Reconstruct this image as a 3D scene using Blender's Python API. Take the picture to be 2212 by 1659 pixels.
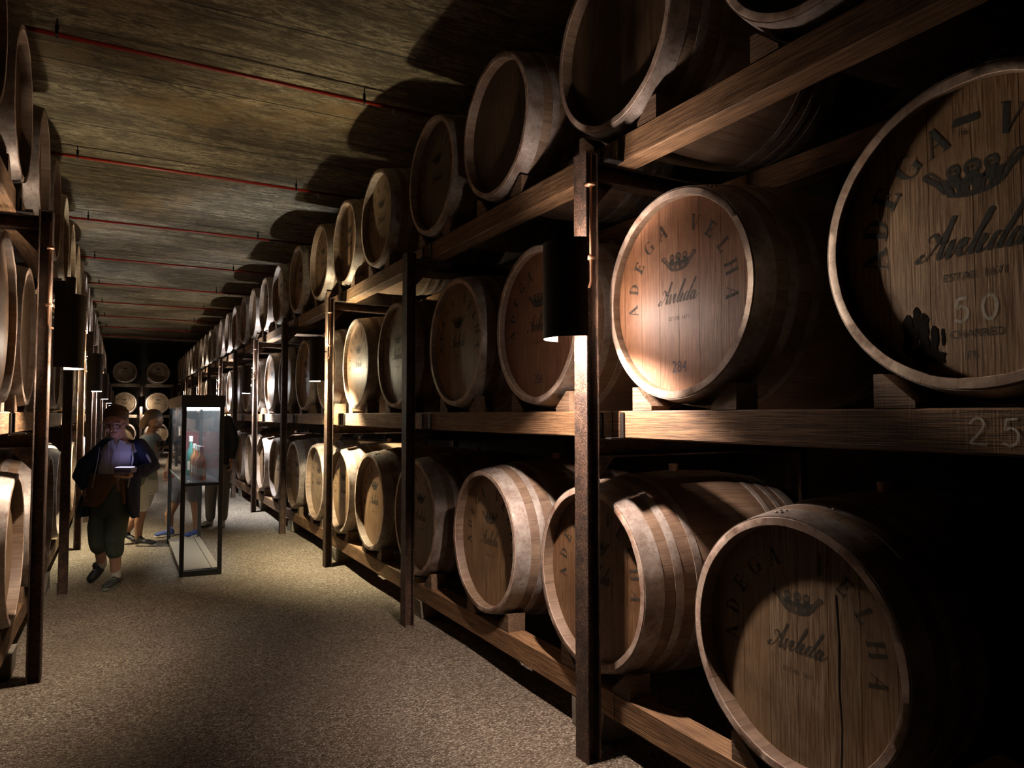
import bpy, math, random
from mathutils import Vector, Matrix
PI = math.pi
rnd = random.Random(7)
for o in list(bpy.data.objects): bpy.data.objects.remove(o)
SC = bpy.context.scene
COL = SC.collection

# ------------------------------------------------------------------ camera, world, exposure
YAW, PITCH, CAMZ = math.radians(28.83), math.radians(2.52), 1.55
cd = bpy.data.cameras.new('camera'); cd.sensor_width = 36; cd.lens = 1532 / 2212 * 36
cd.clip_start = .02; cd.clip_end = 200
cam = bpy.data.objects.new('camera', cd); COL.objects.link(cam)
cam.location = (0, 0, CAMZ); cam.rotation_euler = (PI / 2 + PITCH, 0, -YAW)
SC.camera = cam
w = bpy.data.worlds.new('world'); SC.world = w; w.use_nodes = True
w.node_tree.nodes['Background'].inputs[0].default_value = (.0, .0, .0, 1)
w.node_tree.nodes['Background'].inputs[1].default_value = 0
SC.view_settings.view_transform = 'Standard'; SC.view_settings.look = 'None'
SC.view_settings.gamma = 1; SC.view_settings.use_curve_mapping = False
SC.view_settings.exposure = 0.0
SC.cycles.max_bounces = 4; SC.cycles.diffuse_bounces = 2; SC.cycles.glossy_bounces = 2; SC.cycles.transmission_bounces = 4; SC.cycles.transparent_max_bounces = 16
SC.cycles.use_adaptive_sampling = True; SC.cycles.adaptive_threshold = .15; SC.cycles.caustics_reflective = False; SC.cycles.caustics_refractive = False
SC.cycles.sample_clamp_indirect = 4

# lamps on the rack posts: (side, y, power, colour).  Built in the lamp section with these values.
# (side, y, all-round power, power of the downward reflector, power upward, colour)
LAMPS = [('R', 2.73, 23, 195, 32, (1.0, .79, .68)), ('R', 7.36, 38, 430, 95, (1.0, .86, .56)), ('R', 12.0, 56, 430, 140, (.93, .96, 1.0)),
         ('R', 16.68, 50, 340, 120, (.95, .96, 1.0)), ('R', 21.3, 50, 340, 90, (1.0, .92, .75)), ('R', 26.0, 50, 300, 60, (1.0, .9, .75)),
         ('L', 5.02, 9, 135, 28, (1.0, .80, .62)), ('L', 9.65, 44, 400, 120, (1.0, .88, .60)), ('L', 14.3, 50, 380, 130, (.95, .96, 1.0)),
         ('L', 18.95, 50, 340, 110, (.95, .97, 1.0)), ('L', 23.6, 50, 300, 90, (1.0, .92, .8)), ('L', 28.3, 50, 300, 60, (1.0, .9, .8))]
LAMP_Z = 2.03

# ------------------------------------------------------------------ node helper
class NT:
    def __init__(s, name):
        s.m = bpy.data.materials.new(name); s.m.use_nodes = True
        s.t = s.m.node_tree; s.b = s.t.nodes['Principled BSDF']; s.out = s.t.nodes['Material Output']
    def n(s, typ, **kw):
        nd = s.t.nodes.new('ShaderNode' + typ)
        for k, v in kw.items(): setattr(nd, k, v)
        return nd
    def l(s, a, b): s.t.links.new(a, b)
    def set(s, sock, v):
        if hasattr(v, 'is_output'): s.l(v, sock)
        else: sock.default_value = v
    def math(s, op, a, b=0.0, c=None):
        nd = s.n('Math', operation=op); s.set(nd.inputs[0], a); s.set(nd.inputs[1], b)
        if c is not None: s.set(nd.inputs[2], c)
        return nd.outputs[0]
    def mix(s, fac, a, b, mode='MIX'):
        nd = s.n('Mix', data_type='RGBA', blend_type=mode)
        s.set(nd.inputs[0], fac)
        s.set(nd.inputs[6], a if hasattr(a, 'is_output') else (*a, 1)[:4]); s.set(nd.inputs[7], b if hasattr(b, 'is_output') else (*b, 1)[:4])
        return nd.outputs[2]
    def ramp(s, fac, stops):
        nd = s.n('ValToRGB'); s.l(fac, nd.inputs[0]); e = nd.color_ramp.elements
        while len(e) < len(stops): e.new(.5)
        for i, (p, c) in enumerate(stops):
            e[i].position = p; e[i].color = (*c, 1) if isinstance(c, tuple) else (c, c, c, 1)
        return nd.outputs[0]
    def noise(s, vec, scale, detail=4, rough=.55, dist=0.0, w=None):
        nd = s.n('TexNoise')
        if w is not None: nd.noise_dimensions = '4D'; s.set(nd.inputs['W'], w)
        s.l(vec, nd.inputs['Vector']); nd.inputs['Scale'].default_value = scale
        nd.inputs['Detail'].default_value = detail; nd.inputs['Roughness'].default_value = rough
        nd.inputs['Distortion'].default_value = dist
        return nd.outputs['Fac']
    def map(s, vec, scale=(1, 1, 1), loc=(0, 0, 0)):
        nd = s.n('Mapping'); s.l(vec, nd.inputs[0]); nd.inputs['Scale'].default_value = scale
        nd.inputs['Location'].default_value = loc
        return nd.outputs[0]
    def obj(s): return s.n('TexCoord').outputs['Object']
    def pos(s): return s.n('NewGeometry').outputs['Position']
    def bump(s, h, strength=.5, dist=.01):
        nd = s.n('Bump'); nd.inputs['Strength'].default_value = strength; nd.inputs['Distance'].default_value = dist
        s.l(h, nd.inputs['Height']); s.l(nd.outputs[0], s.b.inputs['Normal'])
    def fin(s, col, rough=.6, metal=0.0, spec=None):
        s.set(s.b.inputs['Base Color'], col if hasattr(col, 'is_output') else (*col, 1)[:4])
        s.set(s.b.inputs['Roughness'], rough); s.set(s.b.inputs['Metallic'], metal)
        if spec is not None: s.b.inputs['Specular IOR Level'].default_value = spec
        return s.m

def plain(name, col, rough=.6, metal=0.0, noise=.25, scale=18, bump=.1):
    t = NT(name); v = t.obj(); f = t.noise(v, scale, 5)
    c = t.mix(t.math('MULTIPLY', f, noise * 2), tuple(min(1, k * (1 + noise)) for k in col), tuple(k * (1 - noise) for k in col))
    if bump: t.bump(f, bump, .004)
    return t.fin(c, rough, metal)

def emis(name, col, k):
    t = NT(name); t.fin(col); t.b.inputs['Emission Color'].default_value = (*col, 1); t.b.inputs['Emission Strength'].default_value = k
    return t.m

def wood_timber(name, c1, c2, axis, scale=1.0):
    """sawn timber: grain runs along the given axis"""
    t = NT(name); v = t.pos(); r = t.n('ObjectInfo').outputs['Random']
    st = {'x': (1.2, 26, 26), 'y': (48, 1.3, 48), 'z': (26, 26, 1.2)}[axis]
    g = t.noise(t.map(v, tuple(k * scale for k in st)), 1, 6, .6, .6, w=t.math('MULTIPLY', r, 9))
    fine = t.noise(t.map(v, tuple(k * scale * 5 for k in st)), 1, 3, .6)
    saw = t.noise(t.map(v, {'x': (150, 4, 4), 'y': (4, 150, 4), 'z': (4, 4, 150)}[axis]), 1, 2)
    blot = t.noise(v, 2.3, 4)
    c = t.mix(t.ramp(g, [(.33, 0.0), (.68, 1.0)]), c2, c1)
    c = t.mix(t.ramp(fine, [(.40, .9), (.55, 0.0)]), c, tuple(k * .45 for k in c2))
    c = t.mix(t.ramp(blot, [(.3, .55), (.6, 0.0)]), c, tuple(k * .5 for k in c2))
    c = t.mix(1.0, c, t.ramp(r, [(0, (.8, .8, .8)), (1, (1.15, 1.12, 1.1))]), 'MULTIPLY')
    t.bump(t.math('ADD', t.math('ADD', g, fine), t.math('MULTIPLY', saw, .5)), .5, .004)
    return t.fin(c, .72)

def m_staves():
    t = NT('barrel staves'); v = t.obj(); sep = t.n('SeparateXYZ'); t.l(v, sep.inputs[0])
    ob = t.n('ObjectInfo'); rr = ob.outputs['Random']
    ang = t.math('ARCTAN2', sep.outputs['Z'], sep.outputs['Y'])
    a = t.math('MULTIPLY', ang, 26 / (2 * PI)); idx = t.math('FLOOR', a)
    fr = t.math('FRACT', a)
    seam = t.math('LESS_THAN', t.math('MINIMUM', fr, t.math('SUBTRACT', 1.0, fr)), .016)
    wn = t.n('TexWhiteNoise', noise_dimensions='2D'); cx = t.n('CombineXYZ'); t.l(idx, cx.inputs[0]); t.l(rr, cx.inputs[1]); t.l(cx.outputs[0], wn.inputs['Vector'])
    sv = wn.outputs['Value']
    g = t.noise(t.map(v, (1.5, 40, 40)), 1, 5, .6, .5, w=t.math('MULTIPLY', rr, 11))
    bl = t.noise(v, 3.2, 5, .6, w=t.math('MULTIPLY', rr, 17))
    c = t.mix(t.ramp(g, [(.35, 0.0), (.7, 1.0)]), (.13, .078, .045), (.27, .185, .12))
    c = t.mix(t.math('MULTIPLY', sv, .45), c, (.36, .26, .185))
    c = t.mix(t.ramp(bl, [(.38, .65), (.56, 0.0)]), c, (.09, .045, .03))
    # the sawn chime ends: cut pale, stained in places
    fl = t.noise(t.map(v, (14, 14, 14)), 1, 6, .65, w=t.math('MULTIPLY', rr, 5))
    rim = t.mix(t.ramp(fl, [(.36, 0.0), (.62, 1.0)]), (.26, .13, .085), (.62, .48, .38))
    rim = t.mix(t.math('MULTIPLY', sv, .35), rim, (.70, .60, .50))
    isrim = t.math('LESS_THAN', sep.outputs['X'], .0035)
    c = t.mix(isrim, c, rim)
    c = t.mix(t.math('MULTIPLY', seam, t.math('SUBTRACT', .5, t.math('MULTIPLY', isrim, .25))), c, (.03, .018, .01))
    t.bump(t.math('SUBTRACT', t.math('ADD', g, t.math('MULTIPLY', fl, .6)), seam), .5, .003)
    return t.fin(c, .62)

def m_head():
    """barrel head: planks upright, tinted by the object's own colour"""
    t = NT('barrel head'); v = t.obj(); sep = t.n('SeparateXYZ'); t.l(v, sep.inputs[0]); ob = t.n('ObjectInfo'); rr = ob.outputs['Random']
    idx = t.math('FLOOR', t.math('MULTIPLY', sep.outputs['Y'], 8.3))
    wn = t.n('TexWhiteNoise', noise_dimensions='2D'); cx = t.n('CombineXYZ'); t.l(idx, cx.inputs[0]); t.l(rr, cx.inputs[1]); t.l(cx.outputs[0], wn.inputs['Vector'])
    off = t.math('MULTIPLY', wn.outputs['Value'], 40)
    g = t.noise(t.map(v, (20, 34, 1.3)), 1, 6, .6, 1.0, w=off)
    f = t.noise(t.map(v, (60, 170, 7)), 1, 4, .65, .3, w=off)
    bl = t.noise(v, 3.6, 6, .62, .4, w=t.math('MULTIPLY', rr, 23))
    base = ob.outputs['Color']
    c = t.mix(t.ramp(g, [(.3, .75), (.66, 0.0)]), base, t.mix(1.0, base, (.52, .44, .36), 'MULTIPLY'))
    c = t.mix(t.ramp(f, [(.42, .95), (.56, 0.0)]), c, t.mix(1.0, base, (.40, .30, .23), 'MULTIPLY'))
    c = t.mix(t.math('MULTIPLY', wn.outputs['Value'], .45), c, t.mix(1.0, base, (.75, .62, .5), 'MULTIPLY'))
    c = t.mix(t.ramp(bl, [(.36, .75), (.55, 0.0)]), c, t.mix(1.0, base, (.35, .27, .2), 'MULTIPLY'))
    t.bump(t.math('ADD', f, g), .35, .0025)
    return t.fin(c, .52)

def m_hoop():
    t = NT('hoop steel'); v = t.obj(); rr = t.n('ObjectInfo').outputs['Random']
    a = t.noise(v, 9, 7, .7, w=t.math('MULTIPLY', rr, 12)); b = t.noise(v, 60, 3)
    c = t.mix(t.ramp(a, [(.4, 0.0), (.64, 1.0)]), (.42, .37, .33), (.20, .14, .11))
    c = t.mix(t.ramp(b, [(.55, 0.0), (.75, .6)]), c, (.09, .05, .035))
    t.bump(b, .2, .002)
    return t.fin(c, .46, .25)

def m_rust():
    t = NT('rusted post steel'); v = t.pos()
    a = t.noise(v, 150, 4, .7); b = t.noise(v, 14, 5, .6)
    c = t.mix(t.ramp(a, [(.42, 0.0), (.60, 1.0)]), (.030, .016, .010), (.20, .108, .066))
    c = t.mix(t.ramp(b, [(.4, .7), (.6, 0.0)]), c, (.022, .013, .010))
    t.bump(a, 1.0, .006)
    return t.fin(c, .58, .15)

def m_gravel():
    t = NT('gravel floor'); v = t.pos()
    vo = t.n('TexVoronoi'); t.l(t.map(v, (1, 1.25, 1)), vo.inputs['Vector']); vo.inputs['Scale'].default_value = 85; vo.inputs['Randomness'].default_value = 1
    sc = t.n('SeparateColor'); t.l(vo.outputs['Color'], sc.inputs[0])
    vo2 = t.n('TexVoronoi'); t.l(v, vo2.inputs['Vector']); vo2.inputs['Scale'].default_value = 190
    big = t.noise(v, 1.5, 5, .6); mid = t.noise(v, 9, 4, .6)
    c = t.ramp(sc.outputs[0], [(0, (.17, .12, .08)), (.35, (.36, .285, .21)), (.75, (.54, .455, .345)), (1, (.76, .68, .56))])
    c = t.mix(t.ramp(vo.outputs['Distance'], [(.35, 0.0), (.8, .85)]), c, (.09, .062, .04))
    c = t.mix(t.ramp(big, [(.35, .42), (.62, 0.0)]), c, (.20, .15, .105))
    h = t.math('SUBTRACT', t.math('MULTIPLY', mid, 1.6), t.math('ADD', vo.outputs['Distance'], t.math('MULTIPLY', vo2.outputs['Distance'], .5)))
    t.bump(h, 1.0, .016)
    return t.fin(c, .85)

def m_ceiling():
    t = NT('stained concrete ceiling'); v = t.pos()
    s1 = t.noise(t.map(v, (.55, 3.4, 1)), 1, 6, .66, .9)
    s2 = t.noise(t.map(v, (2.8, 11, 1)), 1, 6, .74, 1.2)
    s3 = t.noise(t.map(v, (14, 34, 1)), 1, 4, .7, .6)
    p = t.noise(v, .55, 4, .6, .5)
    c = t.mix(t.ramp(s1, [(.34, 0.0), (.64, 1.0)]), (.125, .088, .044), (.47, .39, .25))
    c = t.mix(t.ramp(s2, [(.42, .9), (.54, 0.0)]), c, (.06, .04, .019))
    c = t.mix(t.ramp(s3, [(.42, .75), (.53, 0.0)]), c, (.10, .07, .035))
    c = t.mix(t.ramp(p, [(.55, 0.0), (.7, .5)]), c, (.44, .26, .10))
    c = t.mix(t.ramp(p, [(.34, .7), (.47, 0.0)]), c, (.07, .05, .028))
    # joints between the cast slabs
    sep = t.n('SeparateXYZ'); t.l(v, sep.inputs[0])
    fr = t.math('FRACT', t.math('DIVIDE', t.math('SUBTRACT', sep.outputs['Y'], 3.60), 1.54))
    j = t.math('LESS_THAN', t.math('ABSOLUTE', t.math('SUBTRACT', fr, .5)), .008)
    c = t.mix(t.math('MULTIPLY', j, .85), c, (.01, .007, .004))
    t.bump(t.math('SUBTRACT', t.math('ADD', s2, t.math('MULTIPLY', s3, .8)), j), .7, .02)
    return t.fin(c, .8)

def m_ink(name, col, lo, hi, scale=30):
    t = NT(name); v = t.obj(); f = t.noise(t.map(v, (1, 1, .25)), scale, 5, .7); t.fin(col, .7)
    tr = t.n('BsdfTransparent'); ms = t.n('MixShader'); t.l(t.ramp(f, [(.3, lo), (.65, hi)]), ms.inputs[0])
    t.l(tr.outputs[0], ms.inputs[1]); t.l(t.b.outputs[0], ms.inputs[2]); t.l(ms.outputs[0], t.out.inputs[0])
    return t.m

def m_glass(name, tint=(.975, .985, .985), haze=.10):
    t = NT(name); tr = t.n('BsdfTransparent'); tr.inputs[0].default_value = (*tint, 1)
    gl = t.n('BsdfGlossy'); gl.inputs['Roughness'].default_value = .02
    fr = t.n('Fresnel'); fr.inputs[0].default_value = 1.5; ms = t.n('MixShader')
    t.l(t.math('ADD', fr.outputs[0], .03), ms.inputs[0]); t.l(tr.outputs[0], ms.inputs[1]); t.l(gl.outputs[0], ms.inputs[2]); df = t.n('BsdfDiffuse'); df.inputs[0].default_value = (.80, .84, .87, 1); tl = t.n('BsdfTranslucent'); tl.inputs[0].default_value = (.80, .84, .87, 1)
    a1 = t.n('MixShader'); a1.inputs[0].default_value = .5; t.l(df.outputs[0], a1.inputs[1]); t.l(tl.outputs[0], a1.inputs[2])
    a2 = t.n('MixShader'); t.l(t.math('MULTIPLY', t.noise(t.map(t.pos(), (3, 3, 1.2)), 3, 4), haze), a2.inputs[0]); t.l(ms.outputs[0], a2.inputs[1]); t.l(a1.outputs[0], a2.inputs[2])  # milky haze on the panes mixed in as a pale diffuse layer
    t.l(a2.outputs[0], t.out.inputs[0])
    return t.m

def m_liquid(name, col):
    t = NT(name); t.fin(col, .08); t.b.inputs['Transmission Weight'].default_value = .35
    return t.m

def m_shade():
    t = NT('lamp shade sheet'); t.fin((.02, .012, .008), .5)
    return t.m

M = dict(stave=m_staves(), head=m_head(), hoop=m_hoop(), rust=m_rust(), gravel=m_gravel(), ceil=m_ceiling(),
         beam_y=wood_timber('timber along the rack', (.46, .27, .13), (.20, .105, .05), 'y'),
         beam_x=wood_timber('timber across', (.36, .25, .15), (.18, .115, .065), 'x'),
         chock=wood_timber('chock wood', (.33, .215, .13), (.17, .10, .06), 'y', .7),
         wall=plain('dark cellar wall', (.035, .026, .018), .9), stone=plain('rough stone block', (.22, .19, .15), .9, noise=.5, scale=25, bump=.8),
         shade=m_shade(), shade_in=plain('white enamel lamp lining', (.8, .78, .74), .4, noise=.03, bump=0),
         bulb=emis('lamp bulb', (1, .93, .82), 30), red=plain('red painted pipe', (.32, .022, .013), .4, noise=.3, scale=8),
         steel=plain('galvanised fitting', (.42, .42, .40), .4, .6), dark=plain('blackened steel', (.014, .012, .011), .5, .2),
         conduit=plain('rusty conduit', (.28, .15, .09), .5, .4), ink=m_ink('black stencil ink', (.018, .018, .014), .72, 1.0),
         faded=m_ink('worn stencil ink', (.035, .035, .028), .42, .88), blue=m_ink('blue stencil ink', (.03, .045, .11), .35, .85),
         tar=plain('wet black leak', (.008, .006, .005), .25, bump=.3), chalk=m_ink('white chalk', (.72, .69, .62), .2, .95, 60), bung=plain('bung wood', (.42, .24, .14), .6),
         glass=m_glass('clear case glass'), frame=plain('dark painted steel frame', (.028, .029, .031), .4, .1, bump=0),
         panel=plain('grey case panel', (.24, .22, .18), .6), board=plain('whitewashed board', (.25, .215, .165), .7, noise=.2, scale=9),
         edge=plain('pale glass edge', (.55, .68, .64), .2, noise=.05, bump=0), lens=emis('case light strip', (.85, .95, 1.0), 14.0))

# ------------------------------------------------------------------ mesh helpers
class MB:
    def __init__(s): s.v = []; s.f = []; s.mi = []
    def add(s, vs, fs, mi=0):
        b = len(s.v); s.v += [tuple(p) for p in vs]; s.f += [tuple(b + i for i in f) for f in fs]; s.mi += [mi] * len(fs); return s
    def box(s, x0, x1, y0, y1, z0, z1, mi=0):
        vs = [(x, y, z) for x in (x0, x1) for y in (y0, y1) for z in (z0, z1)]
        return s.add(vs, [(0, 1, 3, 2), (4, 6, 7, 5), (0, 4, 5, 1), (2, 3, 7, 6), (0, 2, 6, 4), (1, 5, 7, 3)], mi)
    def bbox(s, x0, x1, y0, y1, z0, z1, c=.004, mi=0):
        """box with chamfered long edges (chamfer in the two shorter directions)"""
        d = [x1 - x0, y1 - y0, z1 - z0]; a = d.index(max(d)); o = [(x0, x1), (y0, y1), (z0, z1)]
        p, q = [i for i in range(3) if i != a]
        (p0, p1), (q0, q1) = o[p], o[q]
        ring = [(p0 + c, q0), (p1 - c, q0), (p1, q0 + c), (p1, q1 - c), (p1 - c, q1), (p0 + c, q1), (p0, q1 - c), (p0, q0 + c)]
        vs = []
        for e in o[a]:
            for (u, w_) in ring:
                t = [0, 0, 0]; t[a] = e; t[p] = u; t[q] = w_; vs.append(t)
        fs = [(i, (i + 1) % 8, 8 + (i + 1) % 8, 8 + i) for i in range(8)] + [tuple(range(8)), tuple(range(15, 7, -1))]
        return s.add(vs, fs, mi)
    def prism(s, poly, frame, d0, d1, mi=0):
        """poly (a,b) extruded; frame(a,b,d)->xyz"""
        n = len(poly); vs = [frame(a, b, d0) for a, b in poly] + [frame(a, b, d1) for a, b in poly]
        return s.add(vs, [tuple(range(n)), tuple(range(2 * n - 1, n - 1, -1))] + [(i, n + i, n + (i + 1) % n, (i + 1) % n) for i in range(n)], mi)
    def tube(s, pts, r, n=10, cap=True, asp=1.0, mi=0, up=None):
        """round tube through pts; r a number or a list; asp squeezes one axis"""
        pts = [Vector(p) for p in pts]; rs = r if isinstance(r, (list, tuple)) else [r] * len(pts)
        u = None; rings = []
        for i, p in enumerate(pts):
            d = (pts[min(i + 1, len(pts) - 1)] - pts[max(i - 1, 0)])
            d = d.normalized() if d.length > 1e-9 else Vector((0, 0, 1))
            if u is None:
                u = Vector(up) if up else (Vector((1, 0, 0)) if abs(d.x) < .8 else Vector((0, 1, 0)))
            u = (u - d * u.dot(d)).normalized(); w_ = d.cross(u)
            rings.append([p + (u * math.cos(2 * PI * k / n) + w_ * asp * math.sin(2 * PI * k / n)) * rs[i] for k in range(n)])
        vs = [v for rg in rings for v in rg]; m = len(rings)
        fs = [(i * n + k, i * n + (k + 1) % n, (i + 1) * n + (k + 1) % n, (i + 1) * n + k) for i in range(m - 1) for k in range(n)]
        if cap: fs += [tuple(range(n - 1, -1, -1)), tuple((m - 1) * n + k for k in range(n))]
        return s.add(vs, fs, mi)
    def limb(s, pts, rs, n=14, asp=1.0, up=None):
        """tube with rounded ends"""
        pts = [Vector(p) for p in pts]; a = (pts[0] - pts[1]).normalized(); b = (pts[-1] - pts[-2]).normalized()
        P = [pts[0] + a * rs[0] * .9, pts[0] + a * rs[0] * .55] + pts + [pts[-1] + b * rs[-1] * .55, pts[-1] + b * rs[-1] * .9]
        R = [rs[0] * .3, rs[0] * .8] + list(rs) + [rs[-1] * .8, rs[-1] * .3]
        return s.tube(P, R, n, True, asp, 0, up)
    def rings(s, rg, n=24, mi=0):
        """stack of horizontal ellipses (x, y, z, rx, ry)"""
        vs = [(x + rx * math.cos(2 * PI * k / n), y + ry * math.sin(2 * PI * k / n), z) for (x, y, z, rx, ry) in rg for k in range(n)]
        m = len(rg)
        fs = [(i * n + k, i * n + (k + 1) % n, (i + 1) * n + (k + 1) % n, (i + 1) * n + k) for i in range(m - 1) for k in range(n)]
        fs += [tuple(range(n - 1, -1, -1)), tuple((m - 1) * n + k for k in range(n))]
        return s.add(vs, fs, mi)
    def shell(s, rg, a0, a1, n=22, mi=0):
        """open arc sheet through ellipses, angles in degrees (-90 is the front, -Y); a0/a1 numbers or per-ring lists"""
        A0 = a0 if isinstance(a0, list) else [a0] * len(rg); A1 = a1 if isinstance(a1, list) else [a1] * len(rg); vs = []
        for (x, y, z, rx, ry), p, q in zip(rg, A0, A1):
            for k in range(n + 1):
                t = math.radians(p + (q - p) * k / n); rr = 1 + .03 * math.sin(k * 1.7 + z * 9)
                vs.append((x + rx * rr * math.cos(t), y + ry * rr * math.sin(t), z))
        m = n + 1
        return s.add(vs, [(i * m + k, i * m + k + 1, (i + 1) * m + k + 1, (i + 1) * m + k) for i in range(len(rg) - 1) for k in range(n)], mi)
    def ball(s, c, r, n=14, m=10, rot=None, mi=0):
        r = r if isinstance(r, (list, tuple)) else (r, r, r); c = Vector(c); vs = []
        for i in range(m + 1):
            th = PI * i / m
            for k in range(n):
                p = Vector((r[0] * math.sin(th) * math.cos(2 * PI * k / n), r[1] * math.sin(th) * math.sin(2 * PI * k / n), r[2] * math.cos(th)))
                if rot is not None: p = rot @ p
                vs.append(c + p)
        return s.add(vs, [(i * n + k, (i + 1) * n + k, (i + 1) * n + (k + 1) % n, i * n + (k + 1) % n) for i in range(m) for k in range(n)], mi)
    def lathe(s, prof, n=32, org=(0, 0, 0), mi=0, closed=False):
        """profile (r, z) about a vertical axis"""
        ox, oy, oz = org
        vs = [(ox + r * math.cos(2 * PI * k / n), oy + r * math.sin(2 * PI * k / n), oz + z) for r, z in prof for k in range(n)]
        m = len(prof)
        return s.add(vs, [(i * n + k, i * n + (k + 1) % n, ((i + 1) % m) * n + (k + 1) % n, ((i + 1) % m) * n + k) for i in range(m if closed else m - 1) for k in range(n)], mi)
    def mesh(s, name, mats, smooth=False):
        me = bpy.data.meshes.new(name); me.from_pydata(s.v, [], s.f)
        for m_ in (mats if isinstance(mats, (list, tuple)) else [mats]): me.materials.append(m_)
        me.polygons.foreach_set('material_index', s.mi)
        me.update()
        if smooth: me.shade_smooth()
        return me
    def build(s, name, mats, parent=None, smooth=False, loc=None, angle=None):
        me = s.mesh(name, mats, smooth)
        if angle: me.set_sharp_from_angle(angle=math.radians(angle))
        return link(name, me, parent, loc)

def link(name, me, parent=None, loc=None):
    o = bpy.data.objects.new(name, me); COL.objects.link(o)
    if parent is not None: o.parent = parent
    if loc is not None: o.location = loc
    return o
def tag(o, label, cat, group=None):
    o['label'] = label; o['category'] = cat
    if group: o['group'] = group
    return o
def thing(name, label, cat, loc=(0, 0, 0), rz=0, group=None):
    o = bpy.data.objects.new(name, None); COL.objects.link(o); o.empty_display_size = .1
    o.location = loc; o.rotation_euler = (0, 0, rz)
    return tag(o, label, cat, group)
def struct(o): o['kind'] = 'structure'; return o

ORD = ['first', 'second', 'third', 'fourth', 'fifth', 'sixth', 'seventh', 'eighth', 'ninth', 'tenth', 'eleventh', 'twelfth', 'thirteenth', 'fourteenth',
       'fifteenth', 'sixteenth', 'seventeenth', 'eighteenth', 'nineteenth', 'twentieth', 'twenty-first', 'twenty-second', 'twenty-third', 'twenty-fourth',
       'twenty-fifth', 'twenty-sixth', 'twenty-seventh', 'twenty-eighth', 'twenty-ninth', 'thirtieth']

# ------------------------------------------------------------------ room shell
X0, X1, Y0, Y1, ZC = -2.15, 3.7, -3.0, 35.4, 4.75
def grid_floor():
    b = MB(); nx, ny = 30, 200; f = lambda x, y: .006 * math.sin(x * 3.1 + y * 1.7) + .005 * math.sin(y * 4.3 - x * 2.2)
    vs = []
    for j in range(ny + 1):
        for i in range(nx + 1):
            x = X0 + (X1 - X0) * i / nx; y = Y0 + (Y1 - Y0) * j / ny; vs.append((x, y, f(x, y) - .004))
    b.add(vs, [(j * (nx + 1) + i, j * (nx + 1) + i + 1, (j + 1) * (nx + 1) + i + 1, (j + 1) * (nx + 1) + i) for j in range(ny) for i in range(nx)])
    return b
struct(grid_floor().build('floor', M['gravel'], smooth=True))
struct(MB().box(X0, X1, Y0, Y1, ZC, ZC + .2).build('ceiling', M['ceil']))
struct(MB().box(X0 - .2, X0, Y0, Y1, -.1, ZC + .2).build('wall_left', M['wall']))
struct(MB().box(X1, X1 + .2, Y0, Y1, -.1, ZC + .2).build('wall_right', M['wall']))
struct(MB().box(X0, X1, Y1, Y1 + .2, -.1, ZC + .2).build('wall_far', M['wall']))
struct(MB().box(X0, X1, Y0 - .2, Y0, -.1, ZC + .2).build('wall_near', M['wall']))

# ------------------------------------------------------------------ barrel meshes (axis +X, front face at x = 0 looking -X, centre at y = z = 0)
BL, RC, RB = 1.12, .436, .497
def brad(t): return RC + (RB - RC) * (1 - (1 - 2 * t / BL) ** 2)
def revolve(prof, n, wob=None):
    b = MB(); m = len(prof); vs = []
    for i, (x, r) in enumerate(prof):
        for k in range(n):
            a = 2 * PI * k / n; dx, dr = wob(i, k) if wob else (0, 0)
            vs.append((x + dx, (r + dr) * math.cos(a), (r + dr) * math.sin(a)))
    return b.add(vs, [(i * n + k, (i + 1) * n + k, (i + 1) * n + (k + 1) % n, i * n + (k + 1) % n) for i in range(m - 1) for k in range(n)])
NS = 26; SEG = 5
def body_mesh(seed):
    r_ = random.Random(seed); off = [(r_.uniform(-.0008, .0032), r_.uniform(-.0035, .002)) for _ in range(NS)]
    inn = [(.09, .404), (.004, .407), (0, .409)]
    out = [(0, .433), (.003, RC)] + [(t * BL / 18, brad(t * BL / 18)) for t in range(1, 18)] + [(BL - .003, RC), (BL, .433), (BL, .409), (BL - .056, .404)]
    P = inn + out; n = NS * SEG
    def wob(i, k):
        j = (k // SEG) % NS
        if i in (1, 2): return (off[j][0] * .5, -abs(off[j][1]))
        if i in (3,): return (off[j][0] * .5, 0)
        return (0, 0)
    me = revolve(P, n, wob).mesh('staves', M['stave'], True); me.set_sharp_from_angle(angle=math.radians(35)); return me
BODY = [body_mesh(k) for k in range(3)]
def hoop_mesh(t0, t1):
    e = .0035
    P = [(t0, brad(t0) + .0005), (t0, brad(t0) + e), ((t0 + t1) / 2, brad((t0 + t1) / 2) + e + .0006), (t1, brad(t1) + e), (t1, brad(t1) + .0005)]
    b = revolve(P, 96)
    for q, (a, dx) in enumerate([(.02, -.012), (.02, .012), (.075, -.012), (.075, .012)]):   # rivets on the lap joint
        t = (t0 + t1) / 2 + dx; r = brad(t) + e + .001; a += PI / 2 + .05
        b.ball((t, r * math.cos(a), r * math.sin(a)), .0055, 8, 5)
    me = b.mesh('hoop', M['hoop'], True); me.set_sharp_from_angle(angle=math.radians(40)); return me
HSPAN = [(.003, .094), (.150, .192), (.262, .300)]
HOOPS = [hoop_mesh(*h) for h in HSPAN] + [hoop_mesh(BL - b_, BL - a_) for a_, b_ in HSPAN]
HD = .036
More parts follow.
